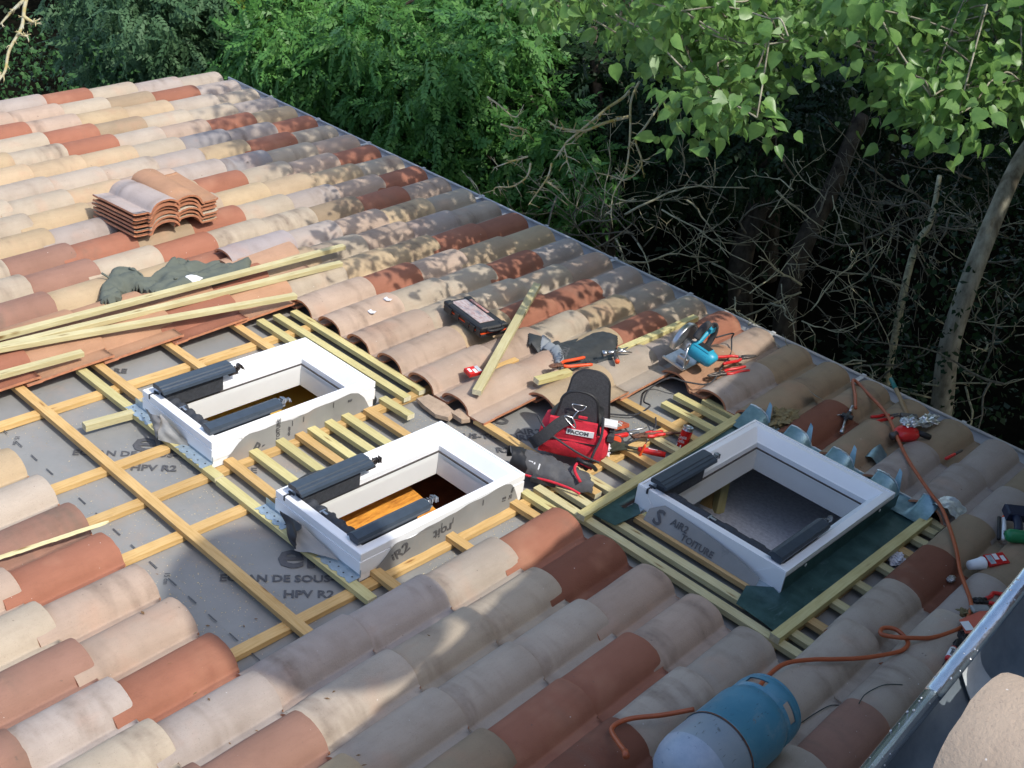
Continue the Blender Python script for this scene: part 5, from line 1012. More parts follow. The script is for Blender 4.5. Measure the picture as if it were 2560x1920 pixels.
# ---------------- ground and vegetation (world frame) ----------------
POPV= [(-1.02,2.03,0.81,0.12),(-2.02,0.49,1.64,0.19),(-1.63,1.70,1.42,0.12),(-1.16,-0.16,2.23,0.24),(-3.21,0.66,1.31,0.24),(-0.89,1.00,1.70,0.13),(-2.49,-0.49,2.08,0.20),(-0.92,0.66,1.61,0.18),(-2.01,1.98,1.37,0.10),(-1.46,-0.81,1.93,0.11),(-1.80,-0.59,2.16,0.12),(-0.62,1.16,1.44,0.14),(-1.41,1.75,1.50,0.25),(-2.01,0.12,1.90,0.26),(-0.70,1.25,1.27,0.15),(-2.33,0.32,1.11,0.23),(-1.26,1.21,1.16,0.17),(-1.46,-0.37,2.13,0.12),(-1.94,-0.39,2.05,0.11),(-2.04,0.53,1.46,0.19),(-2.42,0.53,1.78,0.12),(-1.38,1.69,1.15,0.20),(-2.36,0.43,1.70,0.19),(-0.80,0.62,2.18,0.19),(-1.83,1.04,1.63,0.24),(-1.76,-0.35,1.82,0.15),(-1.14,2.40,1.00,0.25),(-2.19,1.58,1.18,0.18),(-2.63,1.10,1.16,0.18),(-2.33,0.83,1.37,0.23),(-1.06,0.61,1.86,0.12),(-0.87,1.73,1.44,0.18),(-1.33,1.07,1.55,0.15),(-0.78,-0.08,1.84,0.14),(-1.24,0.67,1.33,0.25),(-2.50,0.76,1.22,0.13),(-1.17,0.38,1.70,0.22),(-1.02,1.37,1.71,0.19),(-1.48,-0.19,1.95,0.19),(-1.04,0.69,2.03,0.23),(-0.65,-0.06,1.79,0.22),(-1.28,1.53,1.50,0.25),(-1.28,0.59,1.93,0.25),(-1.30,0.10,2.19,0.16),(-3.05,-0.21,1.85,0.22),(-1.05,1.21,1.77,0.15),(-1.61,0.09,2.02,0.16),(-1.61,1.45,1.49,0.20),(-2.10,1.40,1.30,0.18),(-3.22,0.74,1.41,0.21),(-1.35,1.48,1.59,0.16),(-2.60,0.05,1.54,0.16),(-2.61,0.88,1.49,0.20),(-2.46,-0.72,2.20,0.11),(-1.13,1.71,1.13,0.10),(-1.64,-0.14,2.13,0.13),(-1.99,-0.61,2.02,0.15),(-2.29,-0.47,2.16,0.11),(-2.22,0.81,1.43,0.21),(-1.96,1.59,1.01,0.10),(-3.47,0.33,1.55,0.18),(-0.81,0.96,2.00,0.11),(-1.91,-0.07,2.08,0.17),(-1.82,-0.62,2.29,0.26),(-1.07,1.92,0.91,0.13),(-2.64,0.49,1.21,0.14),(-0.83,0.37,1.93,0.11),(-2.45,-0.09,1.93,0.19),(-2.82,0.38,1.71,0.11),(-2.37,-0.38,1.82,0.12),(-2.34,0.71,1.39,0.19),(-1.68,-0.47,2.20,0.13),(-1.58,0.59,1.74,0.16),(-2.50,0.40,1.84,0.23),(-1.50,1.11,1.74,0.13),(-1.75,1.66,1.02,0.23),(-2.26,0.69,1.25,0.25),(-0.73,0.15,1.93,0.26),(-1.88,-0.12,1.94,0.13),(-2.83,0.99,1.24,0.23),(-0.87,0.82,1.40,0.12),(-1.37,1.44,1.37,0.24),(-2.16,-0.11,2.07,0.16),(-1.81,1.75,1.16,0.14),(-1.76,1.55,1.56,0.21),(-0.94,0.23,1.64,0.18),(-1.42,2.33,1.15,0.19),(-2.11,0.20,2.00,0.13),(-2.45,0.65,1.65,0.19),(-1.73,1.62,1.14,0.13),(-2.48,0.26,1.58,0.24),(-1.24,0.73,1.57,0.18),(-0.80,0.85,1.78,0.20),(-0.52,0.49,2.10,0.12),(-2.29,0.40,1.33,0.22),(-0.92,0.38,1.45,0.12),(-2.14,0.20,1.66,0.21),(-0.93,0.51,1.56,0.15),(-0.63,0.16,1.86,0.17),(-1.57,1.84,1.59,0.16),(-1.45,-0.49,1.92,0.14),(-0.92,1.39,1.11,0.11),(-2.03,0.25,1.70,0.15),(-1.25,0.26,2.06,0.17),(-3.14,0.50,1.64,0.25),(-1.45,0.25,2.00,0.25),(-0.77,0.85,2.08,0.17),(-3.08,-0.10,1.74,0.16),(-2.18,0.21,1.42,0.25),(-1.42,1.00,1.75,0.21),(-2.23,1.23,1.12,0.15),(-2.71,-0.61,2.04,0.12),(-0.68,0.99,1.80,0.23),(-1.67,1.64,1.30,0.20),(-1.67,-0.40,1.64,0.14),(-1.30,1.99,1.03,0.13),(-3.14,0.20,1.70,0.19),(-1.25,1.58,1.71,0.12),(-1.34,0.96,1.20,0.14),(-0.61,0.57,2.13,0.21),(-2.83,-0.35,1.94,0.20),(-2.80,0.63,1.70,0.18),(-0.63,0.50,1.78,0.13),(-2.21,0.13,1.92,0.20),(-1.23,0.14,2.06,0.18),(-1.46,0.91,1.40,0.25),(-0.99,1.49,1.16,0.17),(-2.89,0.54,1.24,0.14),(-0.89,0.21,1.95,0.20),(-2.23,0.39,1.12,0.14),(-1.58,-0.46,2.02,0.11),(-2.94,0.84,1.36,0.23),(-0.58,0.37,1.80,0.17),(-2.70,0.13,1.86,0.15),(-2.36,0.98,1.56,0.12),(-2.44,1.57,1.37,0.19),(-2.09,0.37,1.71,0.25),(-2.46,0.70,0.92,0.15),(-0.77,0.27,1.76,0.11),(-0.78,1.18,1.47,0.25),(-2.55,1.04,1.07,0.12),(-1.16,2.14,1.18,0.21),(-1.46,1.24,1.19,0.20),(-1.28,1.15,1.70,0.10),(-1.29,1.46,0.79,0.11),(-1.64,1.00,1.39,0.14),(-2.72,0.40,1.79,0.19),(-1.41,1.10,1.43,0.22),(-1.33,-0.63,1.79,0.14),(-0.79,0.34,2.12,0.10),(-1.14,1.04,1.40,0.10),(-1.91,0.00,1.61,0.10),(-1.31,1.33,1.31,0.21),(-2.51,0.42,1.53,0.22),(-2.02,-0.44,2.23,0.17),(-2.96,-0.15,1.91,0.25),(-1.49,2.02,1.12,0.11),(-2.15,-0.84,2.33,0.20),(-1.49,1.49,1.12,0.17),(-0.83,1.25,1.25,0.13),(-2.34,0.77,1.20,0.14),(-1.14,0.53,1.68,0.24),(-2.10,0.88,1.69,0.25),(-1.71,0.91,1.82,0.18),(-1.81,0.02,1.98,0.17),(-2.78,0.55,1.40,0.18),(-2.53,0.58,1.13,0.19),(-1.94,0.34,1.21,0.16),(-2.04,0.28,1.85,0.24),(-2.40,0.17,1.51,0.19),(-1.68,1.42,1.04,0.23),(-1.09,0.66,1.27,0.14),(-1.55,0.82,1.65,0.19),(-1.68,-0.62,1.75,0.25),(-0.84,-0.13,1.94,0.15),(-0.75,0.95,1.46,0.19),(-2.16,-0.27,2.11,0.17),(-2.45,-0.63,2.12,0.16),(-1.02,2.03,1.03,0.22),(-1.55,0.44,1.70,0.15),(-2.91,0.00,1.87,0.14),(-2.16,0.06,1.49,0.23),(-2.26,0.01,1.71,0.20),(-1.58,0.75,1.80,0.19),(-3.24,0.61,1.47,0.10),(-1.35,-0.40,2.09,0.14),(-2.16,0.11,1.18,0.10),(-3.01,0.52,1.32,0.17),(-1.34,1.02,1.66,0.18),(-2.43,1.02,0.90,0.15)]
POPS= [(1.55,5.05,-0.53,0.26),(-0.79,3.76,-0.80,0.40),(0.88,3.69,1.17,0.41),(1.43,1.58,2.92,0.38),(1.33,4.69,0.46,0.37),(-2.75,0.75,4.17,0.30),(2.36,1.54,2.28,0.29),(1.96,1.89,1.77,0.25),(0.24,3.39,-0.76,0.39),(2.32,2.47,0.56,0.30),(0.24,4.24,0.93,0.27),(2.21,3.31,0.32,0.26),(-3.06,0.90,3.22,0.34),(-1.71,0.68,4.60,0.26),(2.22,2.65,2.65,0.28),(0.21,3.69,1.59,0.33),(1.78,4.79,-0.76,0.36),(0.76,1.39,3.38,0.40),(0.94,1.39,2.57,0.30),(0.39,4.32,-0.46,0.42),(2.89,2.62,1.72,0.38),(-1.13,0.63,4.15,0.39),(-0.12,3.17,-0.51,0.30),(0.56,5.17,-0.81,0.29),(0.19,1.43,3.16,0.29),(2.74,3.09,1.45,0.33),(-2.58,1.80,3.02,0.37),(-0.80,4.03,-0.54,0.31),(0.00,1.75,1.26,0.40),(2.91,1.62,3.19,0.36),(2.04,4.33,-1.14,0.37),(-2.18,1.70,2.58,0.41),(1.40,4.78,-1.91,0.37),(-3.44,0.90,2.68,0.31),(3.47,5.00,-0.04,0.29),(1.88,2.10,1.51,0.34),(-4.07,1.13,2.99,0.32),(2.97,3.51,0.81,0.37),(2.38,2.51,2.98,0.33),(-3.96,0.89,2.63,0.27),(1.02,3.62,0.16,0.30),(-2.65,1.40,2.07,0.34),(2.50,3.00,1.30,0.32),(-2.93,0.88,2.66,0.41),(1.73,1.94,3.20,0.28),(-0.41,4.31,-1.50,0.36),(2.93,3.37,1.26,0.26),(1.79,3.67,0.70,0.32),(0.36,4.51,-1.82,0.28),(1.54,3.64,0.33,0.32),(0.08,1.81,3.88,0.33),(2.55,4.86,-0.75,0.26),(3.20,2.71,2.87,0.36),(-0.10,2.71,1.57,0.30),(0.57,1.71,2.35,0.38),(-2.58,0.46,2.77,0.31),(3.76,2.24,3.13,0.29),(-2.95,1.18,2.25,0.33),(1.08,1.68,4.04,0.41),(-1.03,3.54,-0.54,0.38),(-2.08,0.72,4.28,0.38),(1.80,4.89,-2.01,0.29),(0.64,4.12,0.57,0.42),(-0.33,2.28,2.32,0.36),(2.69,4.08,0.46,0.37),(0.98,3.92,-1.34,0.32),(0.75,3.62,0.67,0.31),(0.77,3.98,0.13,0.38),(-4.79,0.93,2.38,0.32),(0.77,4.36,-0.71,0.36),(3.47,5.06,-0.43,0.28),(0.65,3.15,2.10,0.26),(0.20,4.58,-1.64,0.36),(0.90,2.50,1.75,0.39),(-0.02,1.20,3.06,0.37),(1.97,4.29,0.45,0.39),(-2.00,1.73,3.82,0.27),(-2.21,1.17,3.90,0.35),(0.26,4.26,0.66,0.39),(1.67,2.11,1.33,0.34),(-1.47,1.12,3.62,0.38),(-0.87,0.82,3.69,0.32),(1.40,3.43,-0.29,0.32),(-1.64,1.31,3.69,0.29),(-3.28,1.81,2.75,0.37),(1.29,1.64,1.81,0.33),(-2.42,1.58,4.02,0.35),(-0.04,4.66,-2.10,0.32),(-3.37,1.21,2.44,0.29),(1.14,1.24,2.62,0.40),(-4.04,1.21,2.50,0.34),(2.22,4.75,-0.54,0.39),(2.67,3.36,1.79,0.36),(2.63,4.07,0.04,0.39),(-2.11,1.59,2.12,0.40),(1.53,1.72,1.33,0.40),(0.98,4.15,-0.00,0.33),(-1.81,1.00,4.34,0.38),(-4.45,1.43,2.02,0.25),(-0.82,0.50,2.57,0.35),(2.44,2.78,1.09,0.33),(-0.08,3.50,0.25,0.33),(-3.27,1.42,2.18,0.29),(1.37,1.16,2.04,0.38),(1.91,2.03,1.16,0.38),(1.17,3.73,-0.25,0.26),(1.73,4.20,-1.37,0.34),(-3.10,1.57,2.85,0.35),(0.24,4.03,-0.65,0.41),(1.86,4.25,-0.04,0.30),(1.41,4.70,-1.25,0.37),(-0.64,4.78,-1.82,0.28),(1.28,5.04,-1.10,0.32),(2.89,2.94,1.12,0.42),(-3.66,1.34,1.71,0.30),(2.95,4.49,-0.34,0.29),(1.35,3.07,0.02,0.33),(-1.76,0.34,2.71,0.38),(1.00,3.44,1.67,0.41),(1.76,4.02,0.21,0.32),(0.59,1.50,4.25,0.31),(1.24,3.25,1.99,0.35),(1.17,2.67,0.62,0.41),(0.15,2.84,0.14,0.30),(-0.02,4.19,0.05,0.28),(-4.35,0.57,2.82,0.27),(0.42,3.76,1.34,0.28),(-3.83,0.64,2.75,0.30),(-2.75,1.10,3.19,0.42),(0.94,2.87,2.22,0.41),(1.43,4.51,-0.38,0.31),(1.38,2.16,1.17,0.33),(1.50,5.06,0.03,0.36),(2.37,3.84,0.39,0.35),(0.67,2.29,2.66,0.40),(1.32,1.36,3.94,0.27),(1.76,3.15,-0.03,0.36),(0.35,1.59,2.44,0.27),(-2.84,0.41,3.89,0.32),(-2.64,0.19,3.60,0.31),(-0.63,1.02,2.74,0.39),(0.21,1.02,3.01,0.34),(-0.84,3.00,0.37,0.37),(-2.41,1.29,4.19,0.32),(1.75,1.88,2.59,0.25),(0.92,4.80,-0.77,0.26),(0.84,4.89,-1.34,0.36),(3.68,5.13,0.01,0.26),(2.00,3.10,0.56,0.38),(-3.37,0.22,2.94,0.27),(2.67,2.96,2.58,0.40),(0.45,2.86,0.09,0.25),(0.36,4.97,-1.45,0.37),(-3.17,0.08,2.65,0.32),(0.21,2.70,1.81,0.28),(0.93,3.78,-0.96,0.37),(2.17,5.28,-0.47,0.39),(-0.00,3.22,1.50,0.25),(2.42,1.84,1.90,0.34),(-0.26,0.90,2.84,0.41),(0.08,4.68,-0.59,0.34),(3.71,2.60,2.74,0.32),(2.23,3.17,-0.39,0.33),(-0.96,0.61,3.52,0.26),(1.47,4.46,0.08,0.41),(0.67,3.38,-0.73,0.27),(-0.31,0.90,2.43,0.28),(2.94,2.62,2.05,0.37),(0.19,3.27,0.08,0.37),(-2.55,1.69,2.69,0.35),(-0.53,4.67,-1.16,0.41),(2.29,1.54,3.26,0.28),(0.70,4.46,-0.94,0.25),(1.71,2.23,1.08,0.31),(2.61,3.67,-0.07,0.28),(1.11,3.75,-0.76,0.39),(2.96,1.55,2.66,0.35),(0.43,1.47,2.13,0.37),(2.01,3.07,1.60,0.38),(-2.30,1.69,3.05,0.37),(0.74,4.55,0.29,0.30),(2.05,2.11,2.20,0.29),(-2.68,1.62,3.62,0.34),(2.19,2.21,1.11,0.38),(2.69,5.02,-1.52,0.26),(2.78,2.61,1.37,0.40),(2.78,3.57,1.86,0.42),(1.85,2.31,1.34,0.40),(3.31,4.26,0.14,0.41),(1.35,4.30,-1.07,0.38),(-0.70,4.39,-0.80,0.35),(1.83,3.27,1.28,0.31),(-3.29,1.24,3.28,0.27),(1.39,4.11,0.47,0.26),(2.91,4.85,-0.24,0.36),(1.16,3.48,0.42,0.38),(-1.03,0.79,3.95,0.36),(2.11,1.50,3.78,0.35),(0.68,3.87,-1.07,0.25),(-1.50,1.55,3.24,0.32),(1.25,2.02,3.33,0.32),(3.60,4.71,0.49,0.30),(0.16,1.63,3.72,0.37),(3.48,4.79,-0.31,0.26),(0.75,5.16,-0.33,0.40),(-0.92,3.27,-0.13,0.36),(-2.46,0.67,3.00,0.25),(2.15,2.86,0.01,0.42),(0.88,4.97,-0.28,0.26),(-2.31,0.36,2.72,0.28),(2.93,2.09,3.15,0.38),(3.25,2.48,2.39,0.38),(2.37,3.04,1.76,0.36),(2.75,3.37,0.08,0.28),(-3.27,1.85,3.73,0.35),(1.54,4.77,0.08,0.29),(-0.93,4.38,-1.37,0.32),(-3.31,1.28,2.77,0.29),(1.59,1.82,2.98,0.38),(0.25,4.98,-1.12,0.31),(-1.90,1.91,3.59,0.40),(-0.72,2.41,0.89,0.35),(3.28,1.99,2.61,0.41),(1.04,4.45,-1.57,0.36),(0.29,3.66,0.47,0.35),(-2.31,1.44,2.76,0.34),(1.35,2.16,2.63,0.40),(3.19,1.85,3.03,0.32),(-0.95,3.77,-0.56,0.40),(0.95,4.04,1.09,0.33),(1.72,4.41,0.19,0.31),(1.83,5.14,-0.16,0.26),(2.90,1.98,2.80,0.33),(0.15,3.18,1.84,0.28),(1.90,2.05,2.77,0.29),(1.01,2.50,0.79,0.42),(-1.17,0.97,2.45,0.32),(-2.80,1.57,2.26,0.31),(0.59,1.32,2.28,0.29),(1.28,1.93,2.40,0.39),(-3.23,1.40,3.67,0.42),(0.02,4.49,-1.95,0.27),(2.95,1.74,4.04,0.26),(2.70,2.19,1.55,0.27),(0.35,2.59,1.47,0.38),(1.79,3.95,-0.90,0.39),(-3.07,1.18,3.92,0.34),(-0.15,4.30,-0.50,0.35),(-2.76,0.24,2.84,0.33),(1.39,1.67,3.57,0.27),(0.23,3.43,1.28,0.26),(0.50,4.03,1.11,0.38),(0.91,2.15,1.26,0.40),(-0.26,4.10,-0.28,0.30),(2.07,3.50,0.56,0.39),(-0.11,4.00,-0.72,0.28),(3.31,2.52,2.15,0.36),(1.97,4.60,-1.93,0.40),(-0.14,3.71,-0.79,0.40),(2.76,4.62,-0.08,0.39)]
ASH1= [(-7.81,2.31,-0.28,0.39),(-6.97,1.23,-0.77,0.31),(-7.85,2.45,-0.73,0.30),(-7.33,1.06,-0.66,0.49),(-9.43,1.54,-1.08,0.38),(-7.69,0.95,-0.11,0.34),(-7.40,1.18,-0.27,0.35),(-7.99,1.12,-0.33,0.30),(-7.60,2.21,-0.85,0.34),(-9.05,1.64,-0.53,0.44),(-7.98,2.82,-0.88,0.43),(-8.44,1.54,-0.90,0.47),(-7.01,1.01,-0.28,0.35),(-7.16,1.82,-0.27,0.41),(-7.25,1.59,-0.76,0.39),(-7.62,1.37,-1.01,0.38),(-8.03,1.92,0.26,0.44),(-7.36,2.37,-0.92,0.33),(-8.12,1.61,-1.76,0.41),(-7.88,2.20,-1.54,0.45),(-8.05,2.05,-0.14,0.40),(-8.13,1.56,-0.29,0.42),(-6.98,1.27,-0.11,0.35),(-7.66,2.04,0.20,0.30),(-7.35,1.93,-0.02,0.42),(-8.31,1.78,0.16,0.41),(-7.37,0.93,-0.12,0.38),(-7.77,1.52,0.13,0.48),(-7.94,0.82,-0.75,0.44),(-9.67,1.90,-0.71,0.48),(-7.78,1.00,-1.09,0.49),(-8.58,2.45,-0.34,0.49),(-7.32,1.70,-0.47,0.37),(-8.11,1.07,-0.81,0.34),(-8.49,1.48,-1.56,0.30),(-8.61,1.91,-0.25,0.47),(-7.51,1.15,-1.35,0.45),(-7.92,0.87,-0.41,0.31),(-7.25,1.73,-1.15,0.42),(-7.28,2.21,-0.54,0.46),(-8.50,1.56,-1.84,0.36),(-7.36,1.51,-0.28,0.31),(-8.79,1.55,-1.08,0.41),(-8.00,1.35,-0.60,0.42),(-9.08,2.07,-0.11,0.31),(-8.26,3.04,-0.73,0.33)]
ASH2= [(-5.79,2.50,-1.05,0.34),(-5.82,1.91,-0.50,0.31),(-6.45,2.06,-0.25,0.46),(-5.58,2.65,-0.58,0.33),(-6.02,1.79,0.14,0.44),(-5.46,1.38,-0.08,0.28),(-6.87,2.22,0.18,0.46),(-6.78,3.11,-0.21,0.42),(-6.00,2.37,-1.51,0.42),(-5.54,2.02,-0.71,0.38),(-5.93,1.61,-1.18,0.43),(-6.68,1.89,-1.47,0.36),(-6.11,1.99,-1.41,0.37),(-7.00,1.99,-0.21,0.31),(-6.55,3.58,-0.52,0.34),(-6.09,1.91,-0.38,0.39),(-5.68,1.97,0.26,0.44),(-7.33,1.87,-0.74,0.32),(-6.38,1.26,-1.07,0.41),(-6.76,1.31,0.02,0.40),(-5.81,2.55,0.28,0.40),(-7.72,3.16,-0.11,0.31),(-7.45,1.85,-0.33,0.41),(-6.30,1.16,0.25,0.36),(-6.10,2.61,-1.21,0.42),(-5.54,2.33,-0.82,0.32),(-5.43,1.74,0.32,0.36),(-5.94,2.01,-0.09,0.31),(-5.20,1.37,0.30,0.38),(-6.79,1.38,-0.66,0.46),(-6.13,1.27,0.02,0.39),(-5.96,2.04,-1.07,0.33),(-5.31,1.01,0.19,0.29),(-7.08,2.64,0.05,0.32),(-5.77,1.10,-0.23,0.44),(-5.86,2.54,-0.20,0.45),(-6.74,2.85,-0.37,0.35),(-7.63,2.18,-0.40,0.40),(-7.06,1.46,-0.33,0.37),(-5.57,1.00,-0.79,0.42),(-6.34,1.30,-0.34,0.36),(-5.30,1.83,0.15,0.30),(-6.62,1.99,-0.42,0.33),(-6.52,2.36,-0.58,0.42),(-6.67,1.95,0.10,0.33),(-6.51,2.02,-0.94,0.39),(-6.10,2.39,0.32,0.32),(-7.16,1.72,-0.61,0.33),(-5.98,2.92,-0.60,0.35),(-6.33,2.40,0.23,0.29),(-5.35,1.37,-0.76,0.37),(-6.35,2.73,-0.66,0.34)]
ASH3= [(-9.90,0.61,-0.28,0.42),(-9.53,1.43,0.23,0.47),(-11.11,1.38,-0.35,0.39),(-9.54,1.77,-0.49,0.33),(-9.56,1.16,-0.90,0.45),(-10.51,2.11,-0.18,0.42),(-10.38,1.13,-1.23,0.32),(-11.53,1.31,-0.40,0.39),(-9.63,1.40,-0.12,0.38),(-10.05,1.51,-1.27,0.50),(-9.62,1.94,-0.72,0.34),(-9.04,1.42,-0.39,0.31),(-9.96,1.17,0.10,0.45),(-9.66,0.87,-1.02,0.32),(-9.91,1.61,0.15,0.38),(-10.75,0.99,-1.33,0.38),(-9.77,1.02,-0.36,0.42),(-10.00,1.33,-0.68,0.40),(-9.29,0.63,-0.40,0.36),(-8.98,0.50,-0.06,0.42),(-9.43,1.21,-0.04,0.36),(-9.20,0.87,-0.48,0.34),(-9.28,1.62,-0.02,0.39),(-9.85,1.96,-0.58,0.33),(-10.33,0.98,-0.69,0.39),(-10.85,1.23,-0.07,0.34),(-9.04,1.26,-0.74,0.36),(-11.15,1.08,-0.36,0.35),(-9.77,0.82,-0.14,0.38),(-9.65,1.47,-0.99,0.40),(-10.09,1.58,-0.27,0.31),(-9.90,2.06,-1.04,0.48),(-10.10,0.91,-1.07,0.37),(-10.19,0.63,-0.86,0.46),(-10.30,1.20,-0.06,0.46),(-10.97,0.85,-1.05,0.46),(-8.94,0.81,-0.58,0.35),(-10.37,0.53,-0.31,0.36),(-9.89,0.80,-0.51,0.37),(-8.90,1.15,0.02,0.34)]
ASH4= [(-5.71,1.52,-0.49,0.24),(-6.25,1.52,-1.17,0.33),(-4.97,2.04,-0.66,0.26),(-4.87,2.07,-1.63,0.25),(-5.29,1.21,-1.06,0.34),(-4.66,1.29,-0.92,0.24),(-5.87,2.24,-0.82,0.34),(-5.35,1.89,-0.85,0.30),(-4.95,1.38,-0.66,0.28),(-5.97,1.53,-0.91,0.23),(-5.50,0.80,-0.94,0.29),(-5.41,1.63,-0.60,0.26),(-4.81,0.86,-0.89,0.30),(-4.33,1.33,-0.72,0.27),(-5.16,1.28,-1.59,0.33),(-5.45,1.39,-0.49,0.24),(-4.95,1.01,-1.39,0.22),(-4.53,1.61,-0.54,0.23),(-4.44,2.00,-0.78,0.23),(-4.64,1.48,-0.20,0.29),(-5.82,1.26,-1.12,0.28),(-5.59,0.90,-0.69,0.34),(-4.17,1.32,-0.48,0.26),(-5.30,1.14,-0.36,0.34),(-5.05,2.55,-1.50,0.28),(-4.84,2.23,-1.43,0.32),(-5.08,1.52,-0.27,0.34),(-4.74,1.90,-1.02,0.32),(-5.75,1.47,-1.90,0.23),(-5.74,2.62,-0.86,0.24)]
LEFT= [(-9.21,-0.45,-0.65,0.25),(-8.66,-0.56,-0.60,0.21),(-9.43,0.17,-0.88,0.17),(-9.25,-0.52,-0.17,0.22),(-9.93,-0.73,-0.94,0.18),(-9.48,0.10,-0.37,0.17),(-10.36,-0.46,-0.48,0.25),(-8.55,-0.82,-0.23,0.25),(-8.96,-0.03,-0.33,0.18),(-8.63,-1.09,-0.09,0.23),(-9.67,-0.56,-0.34,0.21),(-9.41,-0.74,-0.35,0.17),(-8.51,-0.59,-0.47,0.24),(-8.50,-1.05,-0.04,0.16),(-10.08,-0.75,-0.82,0.25),(-9.26,-0.72,-0.20,0.24),(-10.09,-0.77,-0.41,0.25),(-9.56,-0.78,-0.81,0.19),(-9.12,-0.76,0.02,0.17),(-8.95,0.05,-0.57,0.18),(-8.96,-0.62,-0.59,0.20),(-10.44,-0.78,-0.66,0.17),(-9.62,-1.00,-0.65,0.21),(-9.00,-0.62,-0.10,0.17),(-10.41,-0.63,-0.48,0.25),(-9.82,-1.04,-0.42,0.23)]
IVY= [(-0.91,2.56,-1.56,0.24),(-1.14,1.79,-1.05,0.31),(-1.61,2.25,-1.69,0.26),(-0.99,1.57,-0.67,0.28),(-1.46,3.48,-1.07,0.30),(-0.96,2.28,-0.37,0.31),(-0.88,2.02,-0.41,0.23),(-1.64,3.27,-1.10,0.28),(-1.54,1.70,-0.97,0.33),(-1.08,3.16,-1.29,0.30),(-2.27,2.44,-1.09,0.24),(-1.94,3.60,-0.93,0.27),(-1.52,2.23,-0.20,0.32),(-1.45,2.18,-1.81,0.24),(-1.29,1.52,-0.21,0.34),(-2.25,2.53,-1.27,0.26),(-0.97,2.28,-1.57,0.32),(-1.04,2.53,-0.92,0.30),(-2.07,3.19,-0.77,0.24),(-1.00,1.52,-0.86,0.20),(-1.71,1.76,-0.95,0.24),(-1.08,1.75,-1.36,0.26),(-0.84,2.40,-0.95,0.27),(-1.63,2.49,-0.37,0.24),(-1.31,3.12,-0.95,0.34),(-1.17,3.30,-1.10,0.24),(-1.61,2.44,-1.07,0.33),(-1.68,1.76,-1.22,0.33),(-1.42,2.74,-1.01,0.31),(-1.08,1.46,-0.23,0.25),(-1.81,2.09,-1.28,0.22),(-1.46,1.41,-1.13,0.29),(-1.21,3.45,-1.35,0.26),(-1.21,1.25,-0.65,0.31)]
BACK= [(-5.51,3.95,-0.83,0.37),(-3.37,2.88,-0.12,0.48),(-5.51,1.59,-0.36,0.37),(-3.76,2.56,-0.81,0.41),(-3.68,4.52,-1.92,0.45),(-2.59,4.69,-0.50,0.38),(-4.32,2.34,-0.90,0.50),(-3.71,4.48,-0.89,0.37),(-3.21,4.02,-0.63,0.50),(-4.90,4.41,-1.10,0.52),(-5.19,2.84,-1.02,0.57),(-4.05,6.20,-1.53,0.38),(-6.77,2.74,-1.68,0.49),(-3.14,6.25,-1.33,0.50),(-4.27,4.83,-1.35,0.59),(-3.44,2.50,-0.42,0.53),(-2.99,5.15,-0.79,0.52),(-5.77,1.72,-0.55,0.38),(-5.87,2.66,-0.60,0.57),(-6.20,2.57,-1.01,0.57),(-2.61,4.65,-1.43,0.45),(-5.38,4.17,-2.26,0.39),(-5.34,2.47,-0.35,0.47),(-5.30,4.15,-1.60,0.52),(-4.20,4.06,-1.29,0.36),(-2.97,6.63,-2.31,0.55),(-3.93,2.49,-0.18,0.51),(-5.50,2.92,-0.46,0.36),(-3.69,4.09,-0.36,0.44),(-5.71,4.60,-1.09,0.60),(-5.53,4.15,-1.12,0.39),(-4.44,4.45,-0.71,0.36),(-4.49,4.77,-2.41,0.52),(-4.62,2.32,-0.28,0.54),(-3.63,3.37,-1.06,0.41),(-3.08,6.19,-2.21,0.53),(-5.00,2.48,-0.71,0.36),(-5.84,3.74,-1.85,0.46),(-2.33,5.35,-0.80,0.41),(-6.02,3.39,-0.86,0.58)]
PALE= [(-1.02,2.46,0.81),(-1.11,2.10,0.45),(-1.11,1.85,0.10),(-1.11,1.67,-0.35),(-1.12,1.61,-0.86),(-1.09,1.65,-1.47)]
DARK2= [(-3.57,3.00,-0.27),(-3.40,2.69,-0.67),(-3.27,2.47,-0.95),(-3.23,2.21,-1.35),(-3.10,2.08,-1.88),(-3.01,1.95,-2.52)]
DARK3= [(-5.23,2.67,-0.03),(-4.97,2.42,-0.46),(-4.72,2.18,-0.86),(-4.51,2.00,-1.50),(-4.35,1.86,-2.05)]
DARK4= [(-2.79,3.08,-0.25),(-2.72,2.65,-0.66),(-2.74,2.36,-1.03),(-2.70,2.11,-1.42),(-2.62,2.00,-1.89)]
STUMP= [(-2.19,1.25,-0.69),(-2.13,1.13,-0.84),(-2.09,1.05,-1.10)]
THIN= [(-1.64,1.90,-0.64),(-1.72,2.29,-0.41),(-1.85,2.59,-0.22)]
B1= [(-2.89,0.35,1.04),(-2.90,0.30,1.01),(-2.95,0.20,0.96),(-2.98,0.10,0.91),(-3.02,-0.01,0.85),(-3.04,-0.08,0.81),(-3.00,-0.11,0.76),(-2.98,-0.13,0.73)]
B2= [(-2.83,0.27,0.92),(-2.92,0.14,0.90),(-2.99,0.04,0.87),(-3.10,-0.05,0.89),(-3.14,-0.07,0.91),(-3.17,-0.08,0.93)]
B3= [(-2.87,0.42,1.08),(-2.86,0.33,0.99),(-2.79,0.24,0.86),(-2.73,0.15,0.74),(-2.70,0.07,0.65),(-2.70,-0.03,0.56),(-2.65,-0.11,0.46)]
B4= [(-2.71,0.52,1.02),(-2.72,0.44,0.97),(-2.73,0.31,0.87),(-2.74,0.23,0.81),(-2.67,0.20,0.72),(-2.65,0.16,0.67),(-2.68,0.07,0.63),(-2.76,0.02,0.65),(-2.83,-0.03,0.67)]
